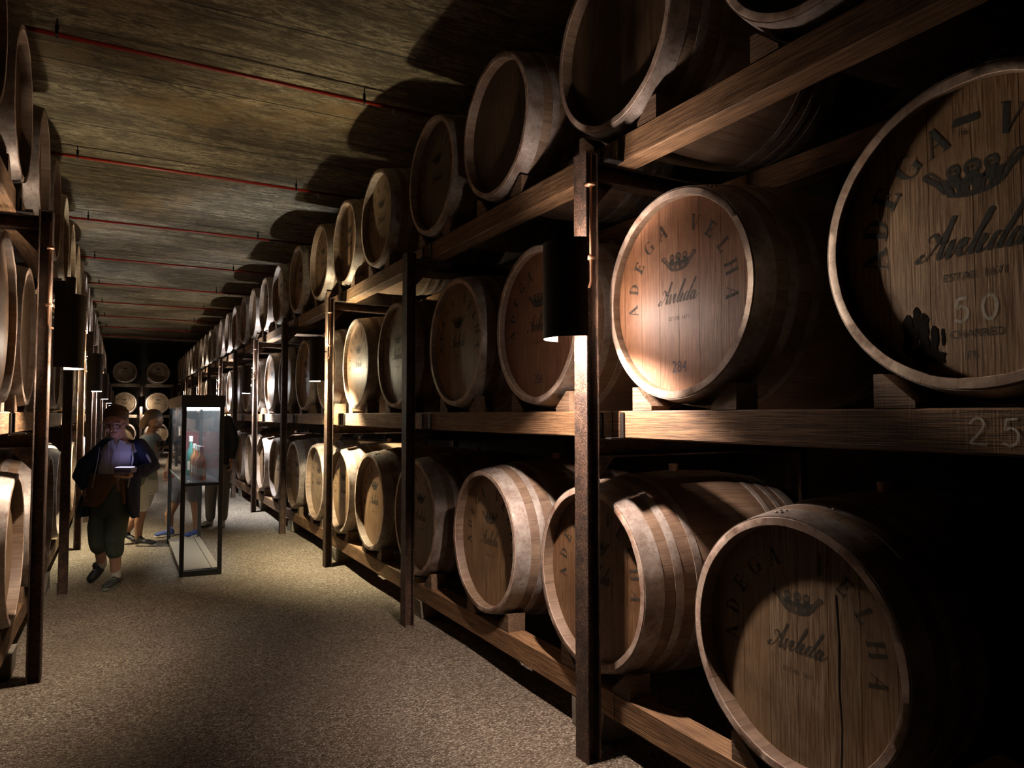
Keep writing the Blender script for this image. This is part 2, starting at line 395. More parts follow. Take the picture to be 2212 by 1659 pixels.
def head_mesh(x, seed, sgn):
    r_ = random.Random(seed); R = .4045; b = MB(); ys = [-R]; wd = 1 / 8.3
    k = math.floor(-R * 8.3) + 1
    while k * wd < R - .02:
        if k * wd > -R + .02: ys.append(k * wd)
        k += 1
    ys.append(R)
    for i in range(len(ys) - 1):
        a, c = ys[i] + .0008, ys[i + 1] - .0008; dz = r_.uniform(0, .0003)
        tp = [(a + (c - a) * j / 6) for j in range(7)]
        poly = [(y, math.sqrt(max(R * R - y * y, 1e-6))) for y in tp] + [(y, -math.sqrt(max(R * R - y * y, 1e-6))) for y in reversed(tp)]
        b.prism(poly, (lambda p, q, d: (x + d * sgn, p, q)), dz, .025)
    b.box(*sorted((x + .02 * sgn, x + .03 * sgn)), -.3, .3, -.3, .3)
    return b.mesh('head', M['head'])
HEADF = [head_mesh(HD, k, 1) for k in range(3)]; HEADB = head_mesh(BL - HD, 9, -1)
BUNG = MB().lathe([(.0, -.012), (.022, -.012), (.027, .032), (.025, .036), (0, .036)], 20, (BL / 2, 0, RB)).mesh('bung', M['bung'], True)
BUNG.set_sharp_from_angle(angle=math.radians(40))

# ------------------------------------------------------------------ lettering on barrel heads (a to the right, b up, as read from the aisle)
def quad(x0, y0, x1, y1, w_): return [(x0, y0), (x0 + w_, y0), (x1 + w_, y1), (x1, y1)]
def rect(x0, y0, x1, y1): return [(x0, y0), (x1, y0), (x1, y1), (x0, y1)]
def bow(cx, cy, rx, ry, a0, a1, tmin, tmax, n=14):
    out = []; pr = None
    for i in range(n + 1):
        a = math.radians(a0 + (a1 - a0) * i / n); t = tmin + (tmax - tmin) * abs(math.cos(a)) ** 1.5
        o = (cx + rx * math.cos(a), cy + ry * math.sin(a)); q = (cx + (rx - t) * math.cos(a), cy + (ry - min(t, .07)) * math.sin(a))
        if pr: out.append([pr[0], o, q, pr[1]])
        pr = (o, q)
    return out
K, S_ = .21, .07
SER = {  # letters in a box one high; (width, polygons)
 'A': (.86, [quad(.08, 0, .40, 1, .06), quad(.62, 0, .34, 1, K), rect(.22, .32, .66, .32 + S_), rect(0, 0, .26, .04), rect(.54, 0, .88, .04)]),
 'D': (.82, [rect(.10, 0, .10 + K, 1), rect(0, 0, .3, .04), rect(0, .96, .3, 1)] + bow(.28, .5, .52, .5, -90, 90, .05, K)),
 'E': (.74, [rect(.10, 0, .10 + K, 1), rect(0, 0, .68, .09), rect(0, .91, .66, 1), rect(.2, .47, .52, .56), rect(.59, 0, .68, .25), rect(.57, .76, .66, 1), rect(.45, .38, .52, .65)]),
 'G': (.86, bow(.46, .5, .44, .5, 50, 310, .05, K) + [rect(.62, .06, .62 + K, .42), rect(.52, .40, .86, .44), rect(.70, .72, .75, .94)]),
 'V': (.86, [quad(.36, 0, .06, 1, K), quad(.42, 0, .72, 1, .06), rect(0, .96, .30, 1), rect(.60, .96, .88, 1)]),
 'L': (.70, [rect(.10, 0, .10 + K, 1), rect(0, .95, .40, 1), rect(0, 0, .66, .09), rect(.57, 0, .66, .28)]),
 'H': (.90, [rect(.10, 0, .10 + K, 1), rect(.64, 0, .64 + K, 1), rect(.2, .49, .7, .54), rect(0, 0, .34, .04), rect(0, .96, .34, 1), rect(.54, 0, .88, .04), rect(.54, .96, .88, 1)])}
_eps = [0]
def put(b, poly, mi=0):
    _eps[0] = (_eps[0] + 1) % 7; x = HD - .0004 - .00005 * _eps[0]
    n = len(poly); b.add([(x, -p, q) for p, q in poly], [tuple(range(n))], mi)
def arc_text(b, R, h, mi=0):
    word = ['A', 'D', 'E', 'G', 'A', ' ', 'V', 'E', 'L', 'H', 'A']; n = len(word)
    for i, ch in enumerate(word):
        if ch == ' ': continue
        a = math.radians(187 - i * 194 / (n - 1)); wd, polys = SER[ch]
        ux, uy = math.cos(a - PI / 2), math.sin(a - PI / 2); vx, vy = math.cos(a), math.sin(a)
        for pl in polys:
            put(b, [(R * vx + ((x - wd / 2) * ux + (y - .5) * vx) * h, R * vy + ((x - wd / 2) * uy + (y - .5) * vy) * h) for x, y in pl], mi)
def catmull(P, n=7):
    out = []
    for i in range(len(P) - 1):
        p0, p1, p2, p3 = P[max(i - 1, 0)], P[i], P[i + 1], P[min(i + 2, len(P) - 1)]
        for k in range(n):
            t = k / n
            out.append(tuple(.5 * (2 * p1[j] + (p2[j] - p0[j]) * t + (2 * p0[j] - 5 * p1[j] + 4 * p2[j] - p3[j]) * t * t + (3 * p1[j] - p0[j] - 3 * p2[j] + p3[j]) * t ** 3) for j in (0, 1)))
    return out + [P[-1]]
def pen(b, P, thick, thin, s=1, ox=0, oy=0, mi=0, round_=False):
    q = catmull(P) if len(P) > 2 else P; L = []
    for i, p in enumerate(q):
        a, c = q[max(i - 1, 0)], q[min(i + 1, len(q) - 1)]; dx, dy = c[0] - a[0], c[1] - a[1]; d = math.hypot(dx, dy) or 1
        # pointed pen: heavy on the strokes that come down to the left
        t = thick if round_ else thin + (thick - thin) * max(0, -(dy / d)) ** .8 if dy < 0 or round_ else thin
        L.append(((p[0] - dy / d * t / 2) * s + ox, (p[1] + dx / d * t / 2) * s + oy, (p[0] + dy / d * t / 2) * s + ox, (p[1] - dx / d * t / 2) * s + oy))
    for i in range(len(L) - 1):
        put(b, [(L[i][0], L[i][1]), (L[i + 1][0], L[i + 1][1]), (L[i + 1][2], L[i + 1][3]), (L[i][2], L[i][3])], mi)
SCRIPT = [[(.02, .10), (-.02, .02), (.06, -.02), (.20, .06), (.42, .46), (.60, .98)], [(.60, .98), (.55, .55), (.50, .12), (.54, .0), (.62, .06)],
          [(.02, .10), (.04, .17), (.09, .12)], [(.18, .42), (.12, .55), (.22, .62), (.34, .52), (.44, .38), (.62, .40)],
          [(.60, .06), (.72, .38), (.74, .30), (.73, .04), (.78, .0), (.92, .34), (.98, .33)],
          [(.94, .16), (1.06, .22), (1.10, .35), (1.03, .37), (.97, .14), (1.02, .0), (1.12, .05), (1.26, .30)],
          [(1.22, .2), (1.42, .62), (1.50, .92), (1.44, .95), (1.34, .55), (1.26, .12), (1.30, .0), (1.40, .06)],
          [(1.38, .12), (1.52, .22), (1.55, .35), (1.48, .37), (1.43, .14), (1.47, .0), (1.58, .05), (1.68, .18)],
          [(1.90, .36), (1.78, .38), (1.68, .18), (1.70, .02), (1.80, .04), (1.92, .30)], [(2.16, .98), (2.04, .62), (1.90, .18), (1.90, .02), (2.0, .05), (2.10, .2)],
          [(2.32, .36), (2.20, .38), (2.10, .18), (2.12, .02), (2.22, .04), (2.34, .36)], [(2.34, .36), (2.30, .14), (2.32, .01), (2.42, .05), (2.56, .24)]]
def script(b, cx, cy, s, mi=0, sl=1.15):
    for st in SCRIPT: pen(b, [((x + (y - .3) * .30 * sl) - 1.26, y) for x, y in st], .12, .036, s, cx, cy, mi)
def ring2(b, cx, cy, ro, ri, mi=0, n=14):
    for k in range(n):
        a0, a1 = 2 * PI * k / n, 2 * PI * (k + 1) / n
        put(b, [(cx + ro * math.cos(a0), cy + ro * math.sin(a0)), (cx + ro * math.cos(a1), cy + ro * math.sin(a1)), (cx + ri * math.cos(a1), cy + ri * math.sin(a1)), (cx + ri * math.cos(a0), cy + ri * math.sin(a0))], mi)
def crown(b, cx, cy, s, mi=0):
    T = lambda P: [(cx + x * s, cy + y * s) for x, y in P]
    bot = lambda x: .07 * (x / .36) ** 2; n = 14
    for i in range(n):                                         # curved band, a row of windows, solid upper body
        x0, x1 = -.34 + .68 * i / n, -.34 + .68 * (i + 1) / n; e0, e1 = x0 * 1.12, x1 * 1.12; g0, g1 = x0 * 1.25, x1 * 1.25
        put(b, T([(x0, bot(x0)), (x1, bot(x1)), (x1 * 1.04, bot(x1) + .075), (x0 * 1.04, bot(x0) + .075)]), mi)
        if i % 4 != 2: put(b, T([(x0 * 1.04, bot(x0) + .07), (x1 * 1.04, bot(x1) + .07), (e1, bot(x1) + .15), (e0, bot(x0) + .15)]), mi)
        put(b, T([(e0, bot(x0) + .15), (e1, bot(x1) + .15), (g1, bot(x1) + .27), (g0, bot(x0) + .27)]), mi)
    for x, h, r in ((-.25, .40, .10), (0, .40, .115), (.25, .40, .10)):
        put(b, T([(x - .12, .22), (x + .12, .22), (x + .06, .36), (x - .06, .36)]), mi); ring2(b, cx + x * s, cy + h * s, r * s, r * .5 * s, mi); ring2(b, cx + x * s, cy + h * s, r * .28 * s, 0.0001, mi)
    for sg in (-1, 1):
        put(b, T([(sg * .34, .10), (sg * .44, .30), (sg * .64, .46), (sg * .66, .38), (sg * .50, .25), (sg * .40, .12)]), mi)
        pen(b, [(sg * .44, .32), (sg * .56, .46), (sg * .66, .44), (sg * .66, .38)], .035, .035, s, cx, cy, mi, True)
_tc = {}
def sans(b, txt, cx, cy, h, mi=0, sx=1.0):
    if txt not in _tc:
        cu = bpy.data.curves.new('t', 'FONT'); cu.body = txt; cu.size = 1; cu.align_x = 'CENTER'; cu.resolution_u = 3
        to = bpy.data.objects.new('t', cu); COL.objects.link(to)
        dg = bpy.context.evaluated_depsgraph_get(); dg.update(); ev = to.evaluated_get(dg); me = ev.to_mesh()
        _tc[txt] = ([(v.co.x, v.co.y) for v in me.vertices], [tuple(p.vertices) for p in me.polygons])
        ev.to_mesh_clear(); bpy.data.objects.remove(to); bpy.data.curves.remove(cu)
    vs, fs = _tc[txt]; x = HD - .0006
    b.add([(x, -(cx + p * h * 1.35 * sx), cy + q * h * 1.35) for p, q in vs], fs, mi)
DIG = {'2': [[(.04, .78), (.2, .98), (.42, .98), (.52, .78), (.40, .5), (.02, .06)], [(.02, .06), (.25, .03), (.62, .02)]],
       '5': [[(.5, .98), (.12, .95)], [(.12, .95), (.08, .56)], [(.08, .56), (.3, .64), (.5, .45), (.46, .15), (.25, .0), (.0, .1)]],
       '0': [[(.3, 1), (.08, .8), (.02, .45), (.15, .05), (.4, .05), (.55, .45), (.48, .85), (.3, 1)]]}
def stencil(kind='full', num=None, mats=None):
    ms = mats or [M['faded'], M['blue']]; out = []
    def part(name, mat, fn, label=None):
        b = MB(); fn(b); out.append((name, b.mesh(name, mat), label))
    if kind == '50':
        I = M['ink']
        part('arched_lettering', I, lambda b: arc_text(b, .292, .080)); part('crown_emblem', I, lambda b: crown(b, 0, .095, .20)); part('script_lettering', I, lambda b: script(b, 0, -.062, .115))
        part('small_lettering', I, lambda b: (sans(b, 'ESTAB. 1671', .0, -.132, .024), sans(b, 'CHARRED', .0, -.292, .023), sans(b, 'FR', -.01, -.350, .022), sans(b, '16', -.022, .268, .022), put(b, [(-.052, .298), (-.044, .322), (.022, .322), (.022, .300)])))
        def ch(b):
            for k, d in enumerate('50'):
                for st in DIG[d]: pen(b, st, .13, .13, .066, -.055 + k * .072, -.247, 0, True)
        def leak(b):
            r_ = random.Random(3)
            for (a0, b0, w0, h0) in ((-.165, -.19, .018, .10), (-.145, -.21, .026, .16), (-.115, -.25, .018, .11), (-.190, -.21, .03, .13), (-.09, -.26, .008, .05), (-.15, -.31, .05, .05), (-.105, -.325, .04, .035)):
                n = 9; L = [(a0 - w0 * (.35 + .3 * r_.random()) * (1 if 0 < k < n else .2), b0 - h0 * k / n) for k in range(n + 1)]; Rr = [(a0 + w0 * (.35 + .3 * r_.random()) * (1 if 0 < k < n else .2), b0 - h0 * k / n) for k in range(n + 1)]
                for k in range(n): put(b, [L[k], Rr[k], Rr[k + 1], L[k + 1]])
        part('leak_stain', M['tar'], leak, 'black leak stain on the lower left staves')
        part('chalk_number', M['chalk'], ch, 'white chalk number 50')
        return out
    part('arched_lettering', ms[0], lambda b: arc_text(b, .300, .062)); part('crown_emblem', ms[0], lambda b: crown(b, 0, .10, .155)); part('script_lettering', ms[0], lambda b: script(b, 0, -.03, .092))
    part('small_lettering', ms[0], lambda b: sans(b, 'ESTAB. 1671', .0, -.105, .018))
    if num: part('stencilled_number', ms[1], lambda b: sans(b, num, 0, -.325, .052, 0, .85), 'stencilled number ' + num)
    return out
ST = {'50': stencil('50'), 'full': stencil(), 'dark': stencil(mats=[M['ink'], M['ink']]), '284': stencil(num='284', mats=[M['faded'], M['blue']]),
      '236': stencil(num='236', mats=[M['ink'], M['blue']])}

# ------------------------------------------------------------------ barrels
TAN = [(.42, .29, .16), (.36, .22, .12), (.47, .35, .22), (.30, .19, .10), (.40, .27, .17), (.33, .24, .14)]
TIER = {'top': 3.355, 'middle': 2.055, 'bottom': .762}
XF = {'R': 2.0, 'L': -.53}
def barrel(side, tier, y, label, group, st=None, col=None, full=True, dy=0.0, roll=None):
    z = TIER[tier]
    if side == 'E': loc, rz = (y, 33.5, z - RB - .004), PI / 2
    else: loc, rz = (XF[side] + dy, y, z - RB - .004), (0 if side == 'R' else PI)
    t = thing('oak_barrel', label, 'barrel', loc, rz, group); c = (0, 0, RB + .004)
    k = rnd.randrange(3); a = rnd.uniform(-.5, .5) if roll is None else roll
    o = link('staves', BODY[k], t, c); o.rotation_euler = (a, 0, 0)
    ci = (-.010 if st == '50' else 0 if tier == 'middle' else .024, 0, c[2])
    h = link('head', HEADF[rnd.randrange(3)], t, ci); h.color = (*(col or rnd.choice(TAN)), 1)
    for i in ([0, 1, 2, 3, 4, 5] if full else [0, 1]):
        q = link('hoop', HOOPS[i], t, c); q.rotation_euler = (rnd.uniform(-.4, .4), 0, 0)
    if full:
        hb = link('head', HEADB, t, c); hb.color = (.3, .2, .12, 1)
        if tier == 'bottom' or y < 7: link('bung', BUNG, t, c)
    for nm, me, lb in (ST[st] if st else []):
        q = link(nm, me, t, ci)
        if lb: q['label'] = lb
    return t
RIGHT = {'bottom': [.53, 1.70, 2.88, 4.03, 5.22, 6.37, 7.42, 8.48, 9.66, 10.95, 12.15, 13.40, 14.55],
         'middle': [1.07, 2.25, 3.39, 4.47, 5.70, 6.84, 7.98, 9.12, 10.27, 11.43, 12.6, 13.8, 14.95],
         'top': [1.55, 2.68, 3.88, 4.92, 6.23, 7.29, 8.38, 9.6, 10.9, 12.05, 13.2, 14.3, 15.5]}
LEFT = {'bottom': [4.0, 5.12, 6.25, 7.4], 'middle': [4.45, 5.5, 6.75, 7.85], 'top': [3.78, 4.93, 6.2, 7.35]}
for d, lim in ((RIGHT, 32.9), (LEFT, 32.4)):
    for k_, l_ in d.items():
        while l_[-1] + 1.165 < lim: l_.append(l_[-1] + 1.165)
SPEC = {('middle', 0): ('large charred oak barrel chalked 50 with crown and script, right of barrel 284', '50', (.46, .31, .18)),
        ('middle', 1): ('bright orange-brown oak barrel stencilled 284, lit beside the nearest lamp', '284', (.37, .185, .095)),
        ('middle', 2): ('dark brown oak barrel stencilled 236 half behind the nearest lamp shade', '236', (.24, .115, .065)),
        ('middle', 3): ('narrow-looking lettered barrel between the second post and barrel 236', 'dark', (.36, .25, .12)),
        ('bottom', 1): ('weathered grey-brown barrel with a dark crack at lower right of the photo', 'full', (.31, .23, .145)),
        ('bottom', 2): ('cobwebbed barrel on the bottom tier half behind the nearest post', 'full', (.27, .16, .085)),
        ('bottom', 3): ('bottom tier barrel with bright dusty hoops, directly left of the nearest post', 'full', (.36, .24, .13)),
        ('bottom', 5): ('clean pale barrel lettered in black with crown, left of the second post', 'dark', (.50, .33, .19))}
for tier, ys in RIGHT.items():
    for i, y in enumerate(ys):
        lb, st, col = SPEC.get((tier, i), (None, None, None))
        if lb is None:
            lb = 'oak barrel on the %s tier of the right rack, %s from the camera' % (tier, ORD[i])
            if y < 13 and (tier != 'top' or i > 2): st = 'full'
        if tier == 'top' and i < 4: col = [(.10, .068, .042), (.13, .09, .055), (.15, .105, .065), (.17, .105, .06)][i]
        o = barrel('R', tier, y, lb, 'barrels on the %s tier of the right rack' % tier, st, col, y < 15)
        if (tier, i) == ('bottom', 1):
            b = MB(); P = [(.155, .20), (.163, .05), (.160, -.1), (.168, -.22), (.162, -.36)]
            for k in range(4): put(b, [(P[k][0] - .003, P[k][1]), (P[k][0] + .003, P[k][1]), (P[k + 1][0] + .0028, P[k + 1][1]), (P[k + 1][0] - .0028, P[k + 1][1])])
            link('open_crack', b.mesh('open_crack', M['tar']), o, (.024, 0, RB + .004))['label'] = 'dark open crack between two head planks'
for tier, ys in LEFT.items():
    for i, y in enumerate(ys):
        barrel('L', tier, y, 'oak barrel on the %s tier of the left rack, %s from the camera' % (tier, ORD[i]), 'barrels on the %s tier of the left rack' % tier, None, None, y < 9)
for tier in ('top', 'middle', 'bottom'):
    for x, wd in ((.10, 'left'), (1.34, 'right')):
        barrel('E', tier, x, 'round barrel facing the aisle on the %s tier of the far end rack, %s one' % (tier, wd), 'barrels on the rack closing the aisle', 'dark', (.42, .31, .19), False)

# ------------------------------------------------------------------ racks: steel frames, timbers, chocks
PY = [.38 + 2.328 * k for k in range(15)]
BTOP = {'top': 2.862, 'middle': 1.570, 'bottom': .262}
BH = .128
def frame_at(side, y, i):
    s = 1 if side == 'R' else -1; xf = 1.85 if side == 'R' else -.38
    sd = 'right' if side == 'R' else 'left'
    t = thing('rack_frame', 'rusted steel frame of the %s rack, %s post from the camera' % (sd, ORD[i]), 'rack', (xf, y, 0), 0, 'steel frames of the %s rack' % sd)
    X = lambda a, b: sorted((s * a, s * b))
    def hsec(b, x, z0, z1):     # H section: two flanges and a web
        b.bbox(*X(x, x + .009), -.05, .05, z0, z1, .002); b.box(*X(x + .009, x + .063), -.006, .006, z0, z1); b.bbox(*X(x + .063, x + .072), -.05, .05, z0, z1, .002)
    b = MB(); hsec(b, 0, -.02, BTOP['top'] - BH + .03); b.box(*X(.0, .072), -.05, .05, BTOP['top'] - BH + .03, BTOP['top'] - BH + .036); b.build('front_post', M['rust'], t)
    b = MB(); hsec(b, 1.42, -.02, BTOP['top'] - BH - .01); b.build('rear_post', M['rust'], t)
    for tier, zt in (('top', BTOP['top'] - BH), ('middle', BTOP['middle'] - BH)):
        b = MB(); z1 = zt - .002; z0 = z1 - .085                     # channel crossbar under the timbers
        b.box(*X(.072, 1.42), -.038, .038, z1 - .008, z1); b.box(*X(.072, 1.42), -.004, .004, z0 + .008, z1 - .008); b.box(*X(.072, 1.42), -.038, .038, z0, z0 + .008)
        b.build('crossbar', M['rust'], t)
        b = MB(); P = [(.072, z0), (.19, z0), (.072, z0 - .13)]
        b.prism(P, lambda p, q, d: (s * p, d, q), -.006, .006); b.build('gusset', M['rust'], t)
        for sy in (-1, 1):                                           # angle cleats that stop the timber ends
            b = MB(); y0 = sy * .05; b.box(*X(.172, .18), *sorted((y0 + sy * .02, y0 + sy * .045)), zt, zt + .12); b.box(*X(.10, .18), *sorted((y0, y0 + sy * .05)), zt - .001, zt + .006)
            b.build('cleat', M['dark'], t)
    return t
def timber(side, tier, y0, y1, i, rear):
    s = 1 if side == 'R' else -1; xf = 1.85 if side == 'R' else -.38; sd = 'right' if side == 'R' else 'left'
    a, b_ = (.182, .302) if not rear else (1.10, 1.22)
    x0, x1 = sorted((xf + s * a, xf + s * b_)); zt = BTOP[tier]
    b = MB(); ym = .003; b.bbox(0, x1 - x0, ym, y1 - y0 - ym, -BH, 0, .006)
    o = b.build('timber_beam', M['beam_y'], None, loc=(x0, y0, zt))
    return tag(o, '%s timber under the %s tier, %s rack, %s bay from the camera' % ('rear' if rear else 'front', tier, sd, ORD[i]), 'beam', 'timber beams of the %s rack' % sd)
def chock_mesh():
    b = MB(); f = lambda p, q, d: (d, p, q)
    b.prism([(0, 0), (.13, 0), (.13, .105), (.10, .105), (0, .02)], f, 0, .115); return b.mesh('wooden_chock', M['chock'])
CH = chock_mesh()
def chock(side, tier, y, sg, txt):
    """wedge beside the belly; sg +1 = far side of the barrel"""
    s = 1 if side == 'R' else -1; xf = 1.85 if side == 'R' else -.38
    zt = BTOP[tier]; zc = TIER[tier]; R = brad(.15) + .006
    # slide the wedge until its sloped face touches the staves
    d = 0
    while d < .4:
        ok = all(math.hypot(d + p, zc - zt - q) > R for p, q in [(.0, .02), (.05, .0625), (.10, .105), (0, 0)])
        if ok: break
        d += .004
    o = link('wooden_chock', CH, None, (xf + (.185 if s > 0 else -.30), y + sg * d, zt + .0005)); o.scale = (1, sg, 1)
    return tag(o, txt, 'chock', 'wooden chocks under the barrels')
for side in 'RL':
    for i, y in enumerate(PY):
        if side == 'L' and y < 4: continue
        if side == 'R' and y < 1: pass
        frame_at(side, y, i)
    for tier in ('top', 'middle', 'bottom'):
        for i in range(len(PY) - 1):
            if side == 'L' and PY[i + 1] < 4: continue
            timber(side, tier, PY[i], PY[i + 1], i, False)
            if side == 'R' and i < 5: timber(side, tier, PY[i], PY[i + 1], i, True)
for side, D, lim in (('R', RIGHT, 13.5), ('L', LEFT, 7)):
    for tier, ys in D.items():
        for i, y in enumerate(ys):
            if y > lim: continue
            for sg, wd in ((1, 'far'), (-1, 'near')):
                if any(abs(y + sg * .24 - p) < .13 for p in PY) and tier != 'bottom': pass
                chock(side, tier, y, sg, 'wooden wedge at the %s foot of the %s %s tier barrel, %s rack' % (wd, ORD[i], tier, 'right' if side == 'R' else 'left'))
# rough blocks that carry the bottom timbers
for side in 'RL':
    for i, y in enumerate(PY[:8]):
        if side == 'L' and y < 4: continue
        xf = 2.03 if side == 'R' else -.69
        b = MB(); r_ = random.Random(i); j = lambda: r_.uniform(-.012, .012)
        vs = [(x + j(), yy + j(), z) for x in (0, .15) for yy in (-.13, .13) for z in (0, BTOP['bottom'] - BH)]
        b.add(vs, [(0, 1, 3, 2), (4, 6, 7, 5), (0, 4, 5, 1), (2, 3, 7, 6), (0, 2, 6, 4), (1, 5, 7, 3)])
        o = b.build('stone_block', M['stone'], None, loc=(xf, y + .22, 0))
        tag(o, 'rough stone block under the bottom timber beside the %s post, %s rack' % (ORD[i], 'right' if side == 'R' else 'left'), 'block', 'blocks under the bottom timbers')
# far end rack
t = thing('end_rack', 'steel and timber rack closing the far end of the aisle', 'rack', (.72, 33.45, 0))
for x in (-1.15, 0, 1.15): MB().bbox(x - .05, x + .05, -.09, 0, 0, 2.75, .003).build('post', M['rust'], t)
for tier in ('top', 'middle', 'bottom'):
    z = BTOP[tier]
    MB().bbox(-1.22, 1.22, .10, .22, z - BH, z, .005).build('timber_beam', M['beam_x'], t)
    for x in (-1.15, 0, 1.15): MB().box(x - .04, x + .04, 0, 1.2, z - BH - .06, z - BH - .001).build('crossbar', M['rust'], t)
# chalk figure on the near middle timber
b = MB(); k = 0
for d in '25':
    for st in DIG[d]:
        q = catmull(st) if len(st) > 2 else st
        for i in range(len(q) - 1):
            (xa, ya), (xb, yb) = q[i], q[i + 1]; dx, dy = xb - xa, yb - ya; L = math.hypot(dx, dy) or 1; px, py = -dy / L * .045, dx / L * .045
            P = [(xa + px, ya + py), (xb + px, yb + py), (xb - px, yb - py), (xa - px, ya - py)]
            b.add([(-.0015, -(p * .075 + k * .085), r * .072) for p, r in P], [(0, 1, 2, 3)])
    k += 1
beam0 = [o for o in COL.objects if o.name.startswith('timber_beam') and 'front timber under the middle tier, right rack, first' in o.get('label', '')][0]
o = b.build('chalk_number', M['chalk'], beam0); o['label'] = 'white chalk number 25'
o.location = (0, 1.10 - beam0.location.y, -.1)

# ------------------------------------------------------------------ lamps on the posts
def shade_mesh(r=.155, h=.44, n=20):
    b = MB(); e = .003
    for rr, mi, fl in ((r, 0, False), (r - e, 1, True)):
        A = lambda k: math.radians(-75 + 163 * k / n)
        vs = [(-rr * math.cos(A(k)), rr * math.sin(A(k)), z) for z in (0, h) for k in range(n + 1)]
        fs = [(k, k + 1, n + 2 + k, n + 1 + k) for k in range(n)]
        b.add(vs, fs, mi)
    N = n + 1                                                      # close the two long edges and the rims
    for k in range(n):
        for z in (0, 1): b.add([b.v[z * N + k], b.v[z * N + k + 1], b.v[2 * N + z * N + k + 1], b.v[2 * N + z * N + k]], [(0, 1, 2, 3)], 0)
    for k in (0, n): b.add([b.v[k], b.v[N + k], b.v[3 * N + k], b.v[2 * N + k]], [(0, 1, 2, 3)], 0)
    return b.mesh('shade', [M['shade'], M['shade_in']], True)
SH = shade_mesh(); SH.set_sharp_from_angle(angle=math.radians(30))
def lamp(x, y, rz, power, down, up, col, label, q=-1):
    t = thing('post_lamp', label, 'lamp', (x, y, 1.90 if q < 0 else 1.83), rz, 'half-round lamps on the rack posts')
    link('shade', SH, t); bz = LAMP_Z - 1.90; bx, by = -.036, q * .04
    b = MB()
    for z in (.30, .40): b.box(-.155, .018, -.008, .008, z, z + .012)
    b.build('bracket', M['dark'], t)
    MB().tube([(bx, by, .155), (bx, by, .21)], .018, 12).build('lamp_holder', M['dark'], t)
    MB().tube([(bx - .045, by, .24), (bx - .045, by, .295)], .018, 12).build('lamp_holder', M['dark'], t)
    MB().ball((bx, by, bz), .022, 14, 10).build('bulb', M['bulb'], t, True)
    b = MB(); b.tube([(.03, q * .075, .86), (.03, q * .075, .26), (.02, q * .075, .235), (bx, by, .225), (bx, by, .205)], .0065, 8)
    for z in (.36, .70): b.box(.01, .045, *sorted((q * .09, q * .055)), z, z + .015)
    b.build('conduit', M['conduit'], t, True)
    for nm, e, ty, ang in (('bulb_light', power, 'POINT', 0), ('down_light', down, 'SPOT', 0), ('up_light', up, 'SPOT', PI)):
        ld = bpy.data.lights.new(nm, ty); ld.energy = e; ld.color = col; ld.shadow_soft_size = .03
        if ty == 'SPOT': ld.spot_size = math.radians(150); ld.spot_blend = .55; ld.shadow_soft_size = .026
        lo = bpy.data.objects.new(nm, ld); COL.objects.link(lo); lo.parent = t; lo.location = (bx, by, bz + {'bulb_light': 0, 'down_light': -.045, 'up_light': .0}[nm]); lo.rotation_euler = (ang, 0, 0)
        if nm == 'up_light': lo.location.x -= .045; lo.location.z += .19
        if nm == 'down_light': lo.location.x -= .085; ld.spot_size = math.radians(132); ld.spot_blend = .35
    if label.endswith('right rack post, first along the aisle'):          # added spot, not part of this lamp, brightens the near barrels along the rack
        ld = bpy.data.lights.new('added_side_light', 'SPOT'); ld.energy = 560; ld.color = (1, .80, .62); ld.spot_size = math.radians(52); ld.spot_blend = .25; ld.shadow_soft_size = .0245
        lo = bpy.data.objects.new('added_side_light', ld); COL.objects.link(lo); lo.parent = t; lo.location = (bx, by, bz)
        lo.rotation_euler = Vector((-.17, -1, -.03)).to_track_quat('-Z', 'Y').to_euler()
    return t
nR = nL = 0
for side, y, p, dn, up, c in LAMPS:
    if side == 'R': lamp(1.832, y - .02, 0, p, dn, up, c, 'dark half-cylinder lamp shade on a right rack post, %s along the aisle' % ORD[nR]); nR += 1
    else: lamp(-.358, y, PI, p, dn, up, c, 'dark half-cylinder lamp shade on a left rack post, %s along the aisle' % ORD[nL], 1); nL += 1
lamp(.72, 33.33, PI / 2, 60, 200, 0.1, (1, .93, .82), 'small dark lamp shade on the middle post of the far end rack')

# ------------------------------------------------------------------ red sprinkler pipes under the ceiling
for i in range(10):
    y = 3.58 + 3.09 * i; z = 4.62
    t = thing('sprinkler_pipe', 'red sprinkler pipe crossing under the ceiling, %s from the near end' % ORD[i], 'pipe', (0, y, z), 0, 'red pipes under the ceiling')
    MB().tube([(-2.05, 0, 0), (3.6, 0, 0)], .0185, 14).build('pipe', M['red'], t, True)
    for x in (-.52, 2.02):
        b = MB(); b.tube([(x, 0, .02), (x, 0, ZC - z)], .006, 8); b.tube([(x - .01, 0, 0), (x + .01, 0, 0)], .027, 14); b.lathe([(.0, .03), (.014, .03), (.014, .075), (0, .075)], 10, (x, 0, 0)); b.build('hanger', M['dark'], t)
    b = MB(); b.lathe([(0, -.055), (.018, -.052), (.018, -.048), (.006, -.045), (.01, -.02), (.01, 0), (0, 0)], 12, (2.32, 0, -.012)); b.build('sprinkler_head', M['steel'], t)

